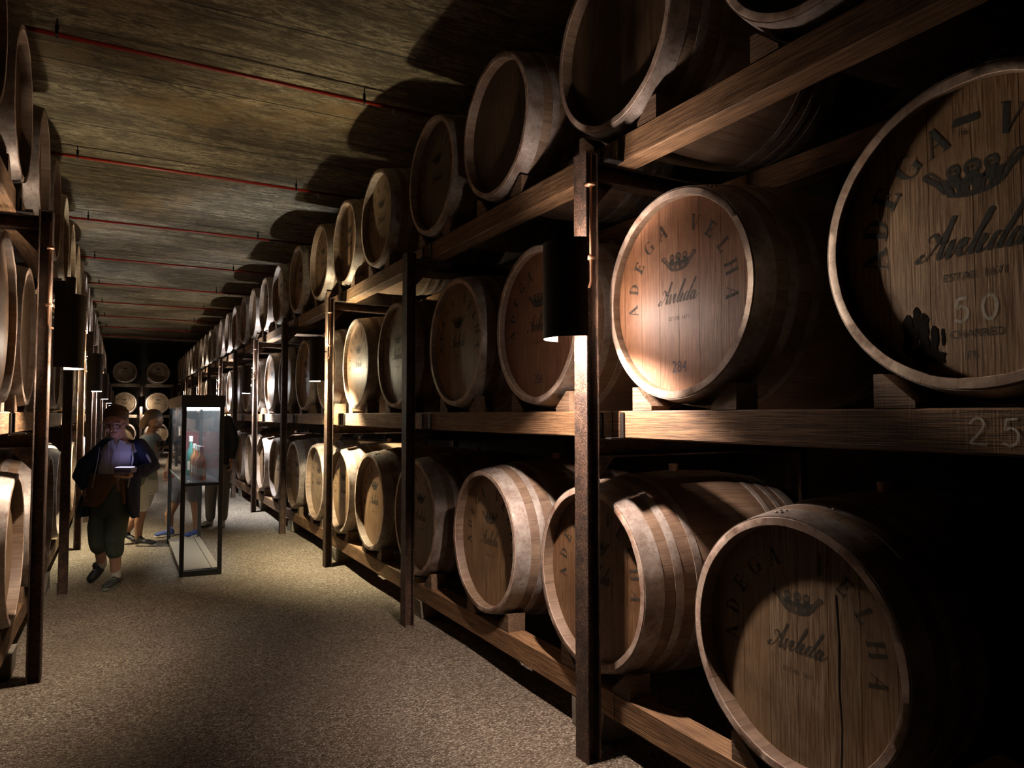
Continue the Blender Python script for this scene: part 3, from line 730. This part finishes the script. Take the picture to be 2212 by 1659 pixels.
# ------------------------------------------------------------------ display case
CX0, CX1, CY0, CY1, CT = .535, .875, 7.55, 9.62, 1.745
t = thing('display_case', 'tall black framed glass display case standing on the gravel in the aisle', 'display case', (CX0, CY0, 0))
W_, D_ = CX1 - CX0, CY1 - CY0
for x in (0, W_):
    for y in (0, D_): MB().bbox(x - .02, x + .02, y - .02, y + .02, -.02, CT - .115, .003).build('post', M['frame'], t)
b = MB(); b.bbox(-.026, W_ + .026, -.026, .0, CT - .115, CT, .002); b.box(-.026, W_ + .026, D_, D_ + .026, CT - .115, CT)
b.box(-.026, W_ + .026, 0, D_, CT - .012, CT); b.build('canopy', M['frame'], t)
MB().box(-.026, -.012, 0, D_, CT - .115, CT - .012).build('side_panel', M['panel'], t)
MB().box(W_ + .012, W_ + .026, 0, D_, CT - .115, CT - .012).build('side_panel', M['panel'], t)
for y0, y1 in ((-.02, .0), (D_, D_ + .02)): MB().box(.02, W_ - .02, y0, y1, .865, .893).build('rail', M['frame'], t)
for x0 in (-.008, W_ - .004): MB().box(x0, x0 + .012, .02, D_ - .02, .878, .892).build('rail', M['edge'], t)
MB().box(.004, W_ - .004, .004, D_ - .004, .893, .901).build('shelf', M['glass'], t)
for (x0, x1, y0, y1) in ((.02, W_ - .02, 0, .005), (.02, W_ - .02, D_ - .005, D_), (-.002, .003, .02, D_ - .02), (W_ - .003, W_ + .002, .02, D_ - .02)):
    MB().box(x0, x1, y0, y1, .903, CT - .117).build('glass_pane', M['glass'], t)
MB().box(.02, W_ - .02, .025, .045, CT - .135, CT - .118).build('light_strip', M['lens'], t)
MB().box(.02, W_ - .02, D_ - .045, D_ - .025, CT - .135, CT - .118).build('light_strip', M['lens'], t)
b = MB(); b.box(-.005, W_ * .8, .03, D_ - .03, .02, .055); b.box(W_ * .8 + .006, W_ + .005, .03, D_ - .03, .02, .055); b.build('base_board', M['board'], t)
MB().box(.02, W_ - .02, -.015, .015, .0, .05).build('rail', M['frame'], t)
ld = bpy.data.lights.new('case_light', 'AREA'); ld.energy = 24; ld.color = (.90, .95, 1.0); ld.shape = 'RECTANGLE'; ld.size = .24; ld.size_y = 1.6
lo = bpy.data.objects.new('case_light', ld); COL.objects.link(lo); lo.parent = t; lo.location = (W_ / 2, D_ / 2, CT - .125)
def bottle(x, y, h, r, body, cap, label, lab=(.75, .68, .5)):
    t = thing('liquor_bottle', label, 'bottle', (x, y, .9015), 0, 'bottles on the glass shelf of the display case')
    MB().lathe([(0, .002), (r * .9, 0), (r, .01), (r, h * .52), (r * .93, h * .60), (r * .42, h * .72), (r * .36, h * .76), (r * .36, h * .88), (0, h * .88)], 24).build('glass_body', body, t, True)
    MB().lathe([(0, h * .86), (r * .46, h * .86), (r * .46, h), (0, h)], 16).build('cap', cap, t, True).data.set_sharp_from_angle(angle=.6)
    b = MB(); n = 10; vs = [((r + .001) * math.cos(-PI / 2 + .8 * (2 * k / n - 1)), (r + .001) * math.sin(-PI / 2 + .8 * (2 * k / n - 1)), z) for z in (h * .13, h * .36) for k in range(n + 1)]
    b.add(vs, [(k, k + 1, n + 2 + k, n + 1 + k) for k in range(n)]); b.build('paper_label', plain('bottle paper', lab, .7, noise=.05, bump=0), t)
AMB = m_liquid('amber brandy', (.78, .19, .06)); HON = m_liquid('honey brandy', (.80, .40, .15)); GRN = m_liquid('green glass', (.10, .36, .30))
RC_ = plain('dark red capsule', (.40, .035, .025), .4, bump=0); WC = plain('white capsule', (.8, .8, .75), .4, bump=0)
bottle(.715, 7.74, .335, .043, AMB, RC_, 'amber brandy bottle with dark red cap, nearest in the display case')
bottle(.705, 7.92, .335, .040, HON, WC, 'honey coloured bottle directly behind the nearest bottle in the case')
bottle(.700, 8.10, .335, .040, AMB, WC, 'middle bottle of the row in the case, brown with pale cap')
bottle(.690, 8.28, .345, .040, HON, WC, 'fourth bottle of the row in the case, in front of the green one')
bottle(.672, 8.50, .42, .045, GRN, WC, 'tall green bottle with white cap at the back of the row')

# ------------------------------------------------------------------ people (local frame: X to the right of the photo, -Y towards the camera, Z up)
def skinm(name, col):
    t = NT(name); v = t.obj(); f = t.noise(v, 14, 4); t.fin(t.mix(f, col, tuple(k * .72 for k in col)), .5)
    t.b.inputs['Subsurface Weight'].default_value = .08; t.b.inputs['Subsurface Radius'].default_value = (.02, .01, .005)
    return t.m
def clothm(name, col, fold=.5):
    t = NT(name); v = t.obj(); f = t.noise(t.map(v, (9, 9, 3.5)), 1, 3, .6, .8); g = t.noise(v, 300, 2)
    t.bump(t.math('ADD', t.math('MULTIPLY', f, 3), t.math('MULTIPLY', g, .12)), fold, .012)
    return t.fin(t.mix(f, tuple(k * .8 for k in col), tuple(min(1, k * 1.15) for k in col)), .8)
SKIN = skinm('skin', (.52, .30, .21)); SKIN2 = skinm('tanned skin', (.46, .25, .16))
def solid(b, name, mat, parent, vox=.008, it=3, label=None):
    o = b.build(name, mat, parent, True)
    m = o.modifiers.new('weld', 'REMESH'); m.mode = 'VOXEL'; m.voxel_size = vox; m.use_smooth_shade = True
    if it: s = o.modifiers.new('soften', 'SMOOTH'); s.iterations = it; s.factor = .5
    if label: o['label'] = label
    return o
def sheet(b, name, mat, parent, th=.008, label=None):
    o = b.build(name, mat, parent, True)
    s = o.modifiers.new('round', 'SUBSURF'); s.levels = s.render_levels = 1
    m = o.modifiers.new('thick', 'SOLIDIFY'); m.thickness = th; m.offset = 0
    if label: o['label'] = label
    return o
def hand(b, wr, d, nrm, thumb, curl=.5, s=1.0):
    """palm, four fingers of unequal length and a thumb; d the way the hand points, nrm out of the palm, thumb = side of the thumb"""
    wr = Vector(wr); d = Vector(d).normalized(); nrm = Vector(nrm); nrm = (nrm - d * nrm.dot(d)).normalized(); sd = d.cross(nrm).normalized() * thumb
    R = Matrix((sd, nrm, d)).transposed()
    b.limb([wr - d * .03 * s, wr + d * .01 * s], [.026 * s, .027 * s], 12)
    b.ball(wr + d * .052 * s, (.041 * s, .017 * s, .052 * s), 14, 10, R)
    for k, (off, L, r) in enumerate([(.030, .068, .0092), (.010, .077, .0095), (-.011, .071, .009), (-.030, .056, .0082)]):
        p = wr + d * (.088 - .004 * abs(k - 1)) * s + sd * off * s; c = curl * (1 + .12 * k); pts = [p - d * .02 * s]
        for j in range(4):
            pts.append(p.copy()); a = c * (j + .4) * .75; p = p + (d * math.cos(a) + nrm * math.sin(a) + sd * off * 1.2) * (L / 3) * s * (1.1 - .12 * j)
        b.limb(pts, [r * s] * 3 + [r * .9 * s, r * .8 * s][:len(pts) - 3], 8)
    p = wr + d * .022 * s + sd * .030 * s
    b.limb([p - sd * .012 * s, p, p + (sd * .75 + d * .8 + nrm * .25) * .030 * s, p + (sd * .9 + d * 1.9 + nrm * .7) * .030 * s], [.0125 * s, .0125 * s, .0105 * s, .009 * s], 8)
def head(b, c, yaw, pit, s=1.0, roll=0):
    """skull, jaw, nose, lips, ears; at yaw 0 the face looks to -Y; returns the frame"""
    R = Matrix.Rotation(yaw, 3, 'Z') @ Matrix.Rotation(pit, 3, 'X') @ Matrix.Rotation(roll, 3, 'Y'); c = Vector(c)
    P = lambda x, y, z: c + R @ Vector((x * s, y * s, z * s))
    b.ball(c, (.076 * s, .096 * s, .088 * s), 20, 14, R)
    b.ball(P(0, -.012, -.045), (.064 * s, .074 * s, .070 * s), 18, 12, R)
    b.ball(P(0, -.045, -.098), (.034 * s, .034 * s, .024 * s), 14, 10, R)            # chin
    b.limb([P(0, -.088, .012), P(0, -.100, -.012), P(0, -.112, -.034)], [.008 * s, .010 * s, .0135 * s], 10)   # nose
    for q in (-1, 1):
        b.ball(P(q * .013, -.099, -.036), (.008 * s, .010 * s, .007 * s), 8, 6, R)
        b.ball(P(q * .040, -.070, -.036), (.022 * s, .018 * s, .022 * s), 10, 8, R)    # cheeks
        b.ball(P(q * .079, .008, -.022), (.008 * s, .018 * s, .030 * s), 10, 8, R)     # ears
        b.limb([P(q * .016, -.086, .018), P(q * .050, -.078, .018)], [.007 * s, .006 * s], 8)   # brow ridge
    b.limb([P(-.022, -.085, -.064), P(0, -.092, -.062), P(.022, -.085, -.064)], [.005 * s, .0075 * s, .005 * s], 8)
    b.limb([P(-.018, -.083, -.075), P(0, -.090, -.075), P(.018, -.083, -.075)], [.005 * s, .008 * s, .005 * s], 8)
    return P, R
EYE = plain('eye white', (.38, .33, .30), .2, noise=.02, bump=0); PUP = plain('dark pupil', (.02, .015, .01), .15, noise=0, bump=0)
LIP = plain('lips', (.38, .13, .11), .45, noise=.1, bump=0)
def face(P, R, t, s=1.0):
    b = MB(); q_ = MB()
    for q in (-1, 1):
        b.ball(P(q * .032, -.0795, -.003), (.0115 * s, .0065 * s, .0045 * s), 12, 8, R); q_.ball(P(q * .032, -.0853, -.0035), (.0045 * s, .002 * s, .0040 * s), 8, 6, R)
    e = b.build('eyes', EYE, t, True); q_.build('pupils', PUP, e, True)
    MB().limb([P(-.021, -.090, -.0695), P(0, -.098, -.0695), P(.021, -.090, -.0695)], [.0022, .0042, .0022], 6).build('mouth', LIP, t, True)
def shoe(t, name, a, toe, mat, sole, ankle=None, h=.06, w_=.045, label=None):
    """a = heel point on the ground, toe = toe point; built as upper and sole"""
    a = Vector(a); toe = Vector(toe); d = toe - a; L = d.length; d.normalize(); up = Vector((0, 0, 1)); up = (up - d * up.dot(d)).normalized(); sd = d.cross(up)
    R = Matrix((d, sd, up)).transposed(); b = MB(); F = lambda x, y, z: a + d * x + sd * y + up * z
    b.ball(F(L * .24, 0, .045), (L * .27, w_ * .82, .05), 16, 10, R); b.ball(F(L * .55, 0, .036), (L * .34, w_ * .9, .036), 16, 10, R); b.ball(F(L * .78, 0, .031), (L * .22, w_ * .98, .028), 16, 10, R)
    b.limb([F(L * .22, 0, .05), F(L * .20, 0, .05 + h * .55)], [w_ * .80, w_ * .82], 14)
    s_ = solid(b, name, mat, t, .006, 2, label)
    b = MB(); n = 22; prof = []
    for k in range(n):
        u = 2 * PI * k / n; x = L * .5 + L * .51 * math.cos(u); ww = w_ * (.92 + .16 * math.cos(u)); prof.append((x, ww * math.sin(u)))
    b.prism(prof, lambda p, q, z: F(p, q, z), 0.0, .024); b.build('sole', sole, s_)
    b = MB()
    for k in range(4):
        x = L * (.42 + .075 * k); b.tube([F(x, -.022, .070 - .006 * k), F(x + .008, 0, .0765 - .007 * k), F(x, .022, .070 - .006 * k)], .0028, 6)
    b.build('laces', LACE, s_, True)
    return s_
LACE = plain('shoe laces', (.35, .35, .36), .7, noise=.05, bump=0)
def hair(P, R, t, mat, s=1.0, style='short'):
    b = MB(); b.ball(P(0, .020, .028), (.085 * s, .096 * s, .082 * s), 20, 14, R); b.ball(P(0, .052, -.012), (.076 * s, .062 * s, .078 * s), 18, 12, R)
    r_ = random.Random(5)
    for k in range(70):
        u = r_.uniform(0, 2 * PI); v = r_.uniform(.0, 1.25); x, y, z = math.sin(v) * math.cos(u), math.sin(v) * math.sin(u), math.cos(v)
        if y < -.45 and z < .72: continue
        p0 = (x * .078, .02 + y * .09, .028 + z * .076); b.limb([P(*p0), P(p0[0] * 1.06, p0[1] * 1.06 + .012, p0[2] * 1.04 - .014), P(p0[0] * 1.10, p0[1] * 1.08 + .02, p0[2] - .034)], [.012 * s, .010 * s, .006 * s], 6)
    if style == 'bob':
        for k in range(26):
            u = math.radians(-12 + 204 * k / 25); x, y = math.cos(u), math.sin(u)
            b.limb([P(x * .072, .02 + y * .07, .045), P(x * .087, .03 + y * .082, -.02), P(x * .090, .045 + y * .088, -.08), P(x * .080, .055 + y * .085, -.125)], [.02 * s, .018 * s, .015 * s, .008 * s], 7)
    return solid(b, 'hair', mat, t, .006, 1)

def person(label, loc):
    return thing('person', label, 'person', loc, -YAW, 'visitors in the aisle')

# man walking towards the camera with bowed head
t = person('man in glasses and open navy jacket, walking with head bowed, holding a pale box', (-.01, 7.47, 0))
b = MB()
b.rings([(-.07, .02, .66, .150, .11), (-.06, .02, .76, .17, .12), (-.03, .01, .95, .155, .115), (.0, .0, 1.10, .165, .115), (.025, -.01, 1.22, .175, .105), (.035, -.015, 1.29, .135, .085), (.037, -.02, 1.34, .062, .06)])
b.limb([(.035, -.025, 1.30), (.032, -.07, 1.39), (.03, -.10, 1.43)], [.060, .056, .056], 14)
P, R = head(b, (.030, -.125, 1.505), math.radians(12), math.radians(24), 1.2)
b.limb([(-.115, .0, 1.27), (-.27, .04, 1.09), (-.255, -.04, .90)], [.052, .042, .029]); hand(b, (-.252, -.05, .885), (.25, -.25, -.9), (.8, -.4, -.3), 1, .7, 1.05)
b.limb([(.185, .0, 1.27), (.285, .03, 1.08), (.215, -.20, 1.02)], [.052, .042, .029]); hand(b, (.21, -.215, 1.018), (-.12, -.95, -.08), (0, -.1, 1), 1, .35, 1.05)
b.limb([(-.13, .02, .70), (-.17, .0, .45), (-.225, .15, .19)], [.085, .060, .042]); b.limb([(.0, .0, .70), (.005, -.045, .43), (-.005, .0, .09)], [.080, .056, .042])
solid(b, 'body', SKIN, t, .0055, 2); face(P, R, t, 1.2)
hair(P, R, t, plain('grey brown hair', (.10, .062, .038), .7, noise=.5, scale=60), 1.2)
b = MB()
for q in (-1, 1):
    c0 = [P(q * .033 + .024 * math.cos(a), -.1005, -.004 + .019 * math.sin(a)) for a in [2 * PI * k / 14 for k in range(15)]]
    b.tube(c0, .0024, 6, False); b.tube([P(q * .057, -.098, 0), P(q * .080, -.04, -.002), P(q * .083, .01, -.008)], .0024, 6)
b.tube([P(-.009, -.101, 0), P(.009, -.101, 0)], .0024, 6); b.build('glasses', M['frame'], t, True)
shirt = clothm('pale blue shirt cloth', (.55, .56, .66), .4)
b = MB(); b.rings([(-.035, .012, .955, .172, .128), (-.02, .005, 1.0, .172, .130), (.005, .0, 1.12, .176, .125), (.025, -.01, 1.22, .184, .114), (.035, -.015, 1.285, .148, .095), (.036, -.02, 1.325, .072, .07)])
sh = solid(b, 'shirt', shirt, t, .008, 2)
b = MB()
for q in (-1, 1): b.prism([(0, 0), (.055, .012), (.07, .062), (.02, .085)], (lambda p, r, d, q=q: (.033 + q * (.008 + p), -.115 - .2 * (.07 - p) * .5 + d + .25 * max(0, r - .04), 1.245 + r)), 0, .006)
b.build('collar', shirt, sh)
MB().tube([(.028, -.142, 1.24), (.0, -.140, 1.05), (-.02, -.130, .97)], .004, 6).build('placket', clothm('shirt seam', (.30, .31, .40)), sh, True)
vst = clothm('brown wool', (.20, .115, .045))
sheet(MB().shell([(-.055, .01, 1.02, .182, .140), (-.065, .01, .95, .190, .146), (-.08, .01, .86, .202, .154), (-.09, .01, .77, .215, .162), (-.10, .01, .73, .218, .165)], [-175, -178, -180, -182, -184], [-48, -56, -68, -80, -86], 16), 'sweater_hem', vst, t, label='brown sweater hem below the shirt')
sheet(MB().shell([(-.05, .01, 1.0, .184, .142), (-.055, .01, .92, .190, .148), (-.055, .01, .83, .20, .156), (-.05, .01, .75, .205, .160)], [-50, -50, -46, -42], [-36, -37, -36, -37], 8), 'sweater_hem', vst, t, label='brown sweater flap right of the opening')
nav = clothm('navy jacket cloth', (.016, .024, .070), .6)
rg = [(.035, .01, 1.32, .10, .085), (.032, .012, 1.285, .165, .108), (.022, .01, 1.20, .200, .128), (.0, .01, 1.08, .205, .140), (-.045, .02, .95, .220, .160), (-.085, .03, .82, .245, .180), (-.10, .03, .70, .262, .190), (-.10, .03, .61, .262, .19)]
jk = sheet(MB().shell(rg, [-58, -52, -46, -42, -40, -36, -30, -22], [238, 234, 228, 222, 215, 208, 202, 196], 34), 'jacket', nav, t, .010)
b = MB(); b.limb([(-.105, .01, 1.275), (-.20, .03, 1.17), (-.30, .05, 1.07), (-.325, .02, .98), (-.27, -.03, .905)], [.078, .095, .110, .10, .058], 18); solid(b, 'sleeve', nav, jk, .008, 3)
b = MB(); b.limb([(.175, .01, 1.275), (.24, .02, 1.18), (.295, .03, 1.08), (.27, -.08, 1.045), (.222, -.17, 1.03)], [.070, .072, .070, .060, .045], 18); solid(b, 'sleeve', nav, jk, .008, 3)
trim_lit = clothm('pale trim and lit edge', (.68, .74, .86))
b = MB(); b.tube([(.165, -.085, 1.26), (.185, -.105, 1.15), (.17, -.12, 1.02), (.15, -.115, .90)], [.008, .009, .008, .006], 8); b.tube([(.232, -.035, 1.25), (.300, -.03, 1.14), (.335, -.03, 1.06)], [.010, .012, .008], 8)  # pale strips put the blue-white light on this shoulder into colour
b.tube([(-.13, -.085, 1.26), (-.125, -.118, 1.14), (-.145, -.128, 1.0), (-.175, -.12, .86)], .004, 6); b.build('jacket_trim_lit_edge', trim_lit, jk, True)
grn = clothm('dark green trouser cloth', (.085, .115, .092), .6)
b = MB(); b.rings([(-.035, .012, .985, .160, .120), (-.055, .02, .88, .172, .128), (-.07, .02, .76, .178, .132), (-.075, .02, .67, .172, .128), (-.07, .01, .62, .12, .10)])
b.limb([(-.15, .02, .68), (-.175, .0, .52), (-.19, .03, .38), (-.205, .07, .335)], [.098, .090, .078, .072], 18); b.limb([(.0, .01, .68), (.005, -.03, .52), (.005, -.055, .42), (.0, -.03, .315)], [.100, .094, .084, .076], 18)
solid(b, 'trousers', grn, t, .008, 2)
sock = clothm('white ribbed sock', (.62, .60, .55), .2)
MB().limb([(-.217, .13, .235), (-.232, .175, .15)], [.045, .043], 14).build('sock', sock, t, True); MB().limb([(-.002, -.01, .20), (-.005, .0, .08)], [.045, .044], 14).build('sock', sock, t, True)
DKS = plain('dark grey shoe leather', (.035, .045, .045), .45); SOL = plain('grey rubber sole', (.16, .18, .15), .7); SOLW = plain('pale rubber sole', (.55, .52, .45), .7); BLK = plain('black shoe mesh', (.012, .012, .014), .6)
shoe(t, 'shoe', (-.005, .05, .002), (.015, -.215, .002), DKS, SOL)
shoe(t, 'shoe', (-.228, .21, .105), (-.29, .085, .0), BLK, BLK, label='dark shoe with heel lifted')
b = MB(); b.bbox(-.075, .075, -.045, .045, 0, .042, .006)
bx = thing('hand_box', 'pale violet-blue boxed device held flat in the bowed man\'s hand', 'box', (0, 0, 0), -YAW)
bx.location = Vector((-.01, 7.47, 0)) + Matrix.Rotation(-YAW, 3, 'Z') @ Vector((.215, -.285, 1.048))
b.build('carton', plain('violet blue card', (.16, .17, .42), .5), bx); MB().box(-.066, .066, -.036, .036, .0462, .0475).build('screen', emis('lit blue screen', (.58, .52, 1.0), 11), bx); MB().bbox(-.078, .078, -.048, .048, .026, .046, .004).build('lid', plain('lilac card', (.38, .38, .66), .5), bx)

# woman leaning towards the case
t = person('woman in grey top and white shorts leaning towards the glass case with a camera', (.29, 9.66, 0))
b = MB()
b.rings([(-.02, .0, .62, .125, .15), (-.03, .0, .78, .125, .16), (-.025, .0, .92, .105, .14), (.0, .0, 1.08, .115, .15), (.02, .0, 1.22, .115, .165), (.03, .0, 1.30, .09, .12), (.035, .0, 1.34, .055, .06)])
b.limb([(.03, 0, 1.31), (.05, 0, 1.38), (.065, 0, 1.43)], [.05, .047, .05], 14)
P, R = head(b, (.075, .0, 1.50), math.radians(76), math.radians(22), 1.06)
b.limb([(.03, -.15, 1.25), (.0, -.19, 1.06), (.075, -.09, 1.13)], [.043, .036, .026]); hand(b, (.085, -.08, 1.14), (.7, .3, .5), (-.2, .8, .2), -1, .8)
b.limb([(.03, .15, 1.25), (.02, .18, 1.05), (.085, .08, 1.13)], [.043, .036, .026]); hand(b, (.095, .07, 1.14), (.7, -.3, .5), (-.2, -.8, .2), 1, .8)
b.limb([(-.03, -.07, .66), (-.02, -.07, .42), (-.05, -.07, .27), (-.055, -.07, .08)], [.085, .056, .052, .036]); b.limb([(-.04, .08, .66), (-.10, .08, .42), (-.20, .08, .27), (-.27, .08, .14)], [.085, .056, .052, .036])
solid(b, 'body', SKIN2, t, .006, 2); face(P, R, t, 1.06); hair(P, R, t, plain('mid brown hair', (.10, .06, .032), .6, noise=.4, scale=50), 1.06, 'bob')
gt = clothm('grey green top cloth', (.36, .38, .33), .4)
b = MB(); b.rings([(-.03, 0, .72, .142, .172), (-.028, 0, .86, .128, .16), (-.01, 0, 1.0, .122, .158), (.01, 0, 1.14, .128, .166), (.024, 0, 1.24, .122, .172), (.03, 0, 1.30, .095, .13), (.034, 0, 1.33, .062, .07)])
b.limb([(.03, -.15, 1.255), (.045, -.172, 1.12)], [.058, .055]); b.limb([(.03, .15, 1.255), (.055, .172, 1.12)], [.058, .055]); solid(b, 'top', gt, t, .008, 2)
ws = clothm('white shorts cloth', (.78, .76, .68), .4)
b = MB(); b.rings([(-.03, 0, .82, .13, .165), (-.03, 0, .74, .142, .175), (-.03, 0, .64, .142, .17), (-.03, 0, .60, .1, .14)])
b.limb([(-.03, -.075, .64), (-.015, -.075, .47)], [.100, .088], 18); b.limb([(-.04, .08, .64), (-.08, .08, .48)], [.100, .088], 18); solid(b, 'shorts', ws, t, .008, 2)
MB().ball((-.03, -.175, .80), (.10, .035, .10), 18, 12).build('shoulder_bag', clothm('olive bag cloth', (.16, .18, .12)), t, True)
shoe(t, 'shoe', (-.09, -.07, .002), (.175, -.085, .002), BLK, SOLW); shoe(t, 'shoe', (-.33, .08, .06), (-.16, .08, .0), BLK, SOLW, label='dark shoe with heel raised')
cm = thing('hand_camera', 'small black camera held by the woman beside the glass case', 'camera', (0, 0, 0), -YAW)
cm.location = Vector((.29, 9.66, 0)) + Matrix.Rotation(-YAW, 3, 'Z') @ Vector((.155, -.01, 1.205))
b = MB(); b.bbox(-.03, .03, -.06, .06, -.038, .038, .006); b.build('camera_body', M['frame'], cm); MB().tube([(.03, 0, 0), (.075, 0, 0)], .028, 18).build('camera_lens', M['dark'], cm); MB().bbox(-.02, .02, -.02, .02, .038, .052, .003).build('viewfinder', M['steel'], cm)

# visitor in red behind the case
t = person('person in red shirt, grey-blue shorts and blue shoes standing behind the glass case', (.80, 10.05, 0))
b = MB()
b.rings([(-.06, 0, .64, .15, .11), (-.06, 0, .78, .155, .115), (-.04, 0, .95, .145, .11), (-.02, 0, 1.12, .16, .115), (0, 0, 1.25, .17, .105), (.0, 0, 1.32, .12, .08), (.0, 0, 1.36, .06, .055)])
b.limb([(0, 0, 1.33), (0, -.03, 1.42)], [.052, .052]); P, R = head(b, (.0, -.06, 1.495), math.radians(-30), math.radians(20), 1.0)
b.limb([(-.165, 0, 1.28), (-.24, 0, 1.06), (-.26, -.10, .86)], [.05, .04, .03]); hand(b, (-.262, -.11, .84), (-.05, -.3, -.9), (.9, -.2, 0), 1, .8)
b.limb([(.165, 0, 1.28), (.22, .02, 1.04), (.12, -.2, 1.02)], [.05, .04, .03]); hand(b, (.11, -.21, 1.02), (-.6, -.6, .1), (0, 0, 1), 1, .6)
b.limb([(-.14, 0, .64), (-.20, 0, .42), (-.27, .0, .27), (-.275, .05, .09)], [.085, .058, .055, .038]); b.limb([(.04, 0, .64), (.075, -.02, .42), (.09, .0, .27), (.085, .0, .09)], [.085, .058, .055, .038])
solid(b, 'body', SKIN2, t, .006, 2); face(P, R, t); hair(P, R, t, plain('dark hair', (.05, .035, .03), .6, noise=.4, scale=50))
rd = clothm('red shirt cloth', (.45, .035, .04), .5)
b = MB(); b.rings([(-.06, 0, .76, .168, .128), (-.05, 0, .86, .162, .125), (-.03, 0, 1.02, .162, .125), (-.01, 0, 1.15, .172, .125), (0, 0, 1.25, .178, .115), (0, 0, 1.315, .13, .09), (0, 0, 1.345, .07, .065)])
b.limb([(-.155, 0, 1.285), (-.215, 0, 1.12)], [.064, .062]); b.limb([(.155, 0, 1.285), (.205, .01, 1.12)], [.064, .062]); solid(b, 'shirt', rd, t, .008, 2)
b = MB(); b.rings([(-.06, 0, .82, .16, .12), (-.06, 0, .72, .168, .126), (-.06, 0, .62, .16, .12), (-.06, 0, .58, .1, .09)]); b.limb([(-.14, 0, .64), (-.185, 0, .49)], [.098, .088], 18); b.limb([(.035, 0, .64), (.065, -.01, .49)], [.098, .088], 18)
solid(b, 'shorts', clothm('grey blue shorts cloth', (.20, .22, .30)), t, .008, 2)
BLU = plain('blue knit shoe', (.05, .08, .24), .6)
shoe(t, 'shoe', (-.215, .04, .002), (-.40, -.11, .002), BLU, SOLW); shoe(t, 'shoe', (.105, .05, .002), (.02, -.19, .002), BLU, SOLW)

# tall man in dark jacket at the far side of the case
t = person('tall person in black jacket, cap and grey trousers standing right of the glass case', (1.24, 10.75, 0))
b = MB()
b.rings([(-.03, 0, .78, .15, .11), (-.03, 0, .92, .155, .12), (-.04, 0, 1.10, .15, .115), (-.06, -.01, 1.30, .175, .12), (-.08, -.02, 1.45, .185, .11), (-.09, -.03, 1.53, .13, .085), (-.095, -.035, 1.57, .062, .06)])
b.limb([(-.095, -.035, 1.54), (-.12, -.07, 1.62)], [.056, .056]); P, R = head(b, (-.135, -.09, 1.725), math.radians(-32), math.radians(20), 1.1)
b.limb([(.09, 0, 1.48), (.17, .03, 1.20), (.16, -.03, .93)], [.055, .044, .031]); hand(b, (.16, -.035, .91), (.1, -.2, -.95), (-.9, -.2, 0), -1, .8, 1.05)
b.limb([(-.25, -.02, 1.48), (-.33, .0, 1.22), (-.20, -.2, 1.12)], [.055, .044, .031]); hand(b, (-.19, -.21, 1.12), (.8, -.5, .1), (0, 0, 1), -1, .6, 1.05)
b.limb([(-.11, 0, .80), (-.13, 0, .45), (-.14, .03, .09)], [.095, .062, .042]); b.limb([(.05, 0, .80), (.05, -.02, .45), (.03, .03, .09)], [.095, .062, .042])
solid(b, 'body', SKIN, t, .0065, 2); face(P, R, t, 1.1); hair(P, R, t, plain('black hair', (.02, .016, .014), .6, noise=.3, scale=50), 1.1)
jb = clothm('black jacket cloth', (.012, .012, .013), .6)
b = MB(); b.rings([(-.03, 0, .86, .178, .138), (-.03, 0, .96, .176, .138), (-.04, 0, 1.12, .172, .135), (-.06, -.01, 1.30, .190, .135), (-.08, -.02, 1.45, .200, .124), (-.09, -.03, 1.535, .145, .10), (-.095, -.035, 1.575, .075, .072)])
b.limb([(.085, 0, 1.48), (.14, .02, 1.33), (.175, .03, 1.18), (.165, -.02, .97)], [.074, .070, .066, .050], 16); b.limb([(-.245, -.02, 1.48), (-.30, -.01, 1.34), (-.335, .0, 1.21), (-.22, -.18, 1.13)], [.074, .070, .064, .048], 16); solid(b, 'jacket', jb, t, .008, 2)
b = MB(); b.rings([(-.03, 0, .98, .16, .12), (-.03, 0, .86, .165, .125), (-.03, 0, .78, .15, .115)]); b.limb([(-.11, 0, .80), (-.13, 0, .46), (-.14, .02, .12)], [.10, .080, .064], 18); b.limb([(.05, 0, .80), (.05, -.01, .46), (.035, .02, .12)], [.10, .080, .064], 18)
solid(b, 'trousers', clothm('grey trouser cloth', (.16, .155, .15)), t, .008, 2)
GRS = plain('grey trainer', (.36, .37, .37), .6)
shoe(t, 'shoe', (.01, .09, .002), (.085, -.18, .002), GRS, M['dark']); shoe(t, 'shoe', (-.14, .10, .002), (-.20, -.16, .002), GRS, M['dark'])
b = MB(); b.ball(P(0, .008, .045), (.092, .108, .062), 20, 12, R); o = solid(b, 'cap', jb, t, .007, 2)
b = MB(); b.ball(P(0, -.115, .035), (.066, .06, .006), 18, 6, R); b.build('cap_brim', jb, o, True)
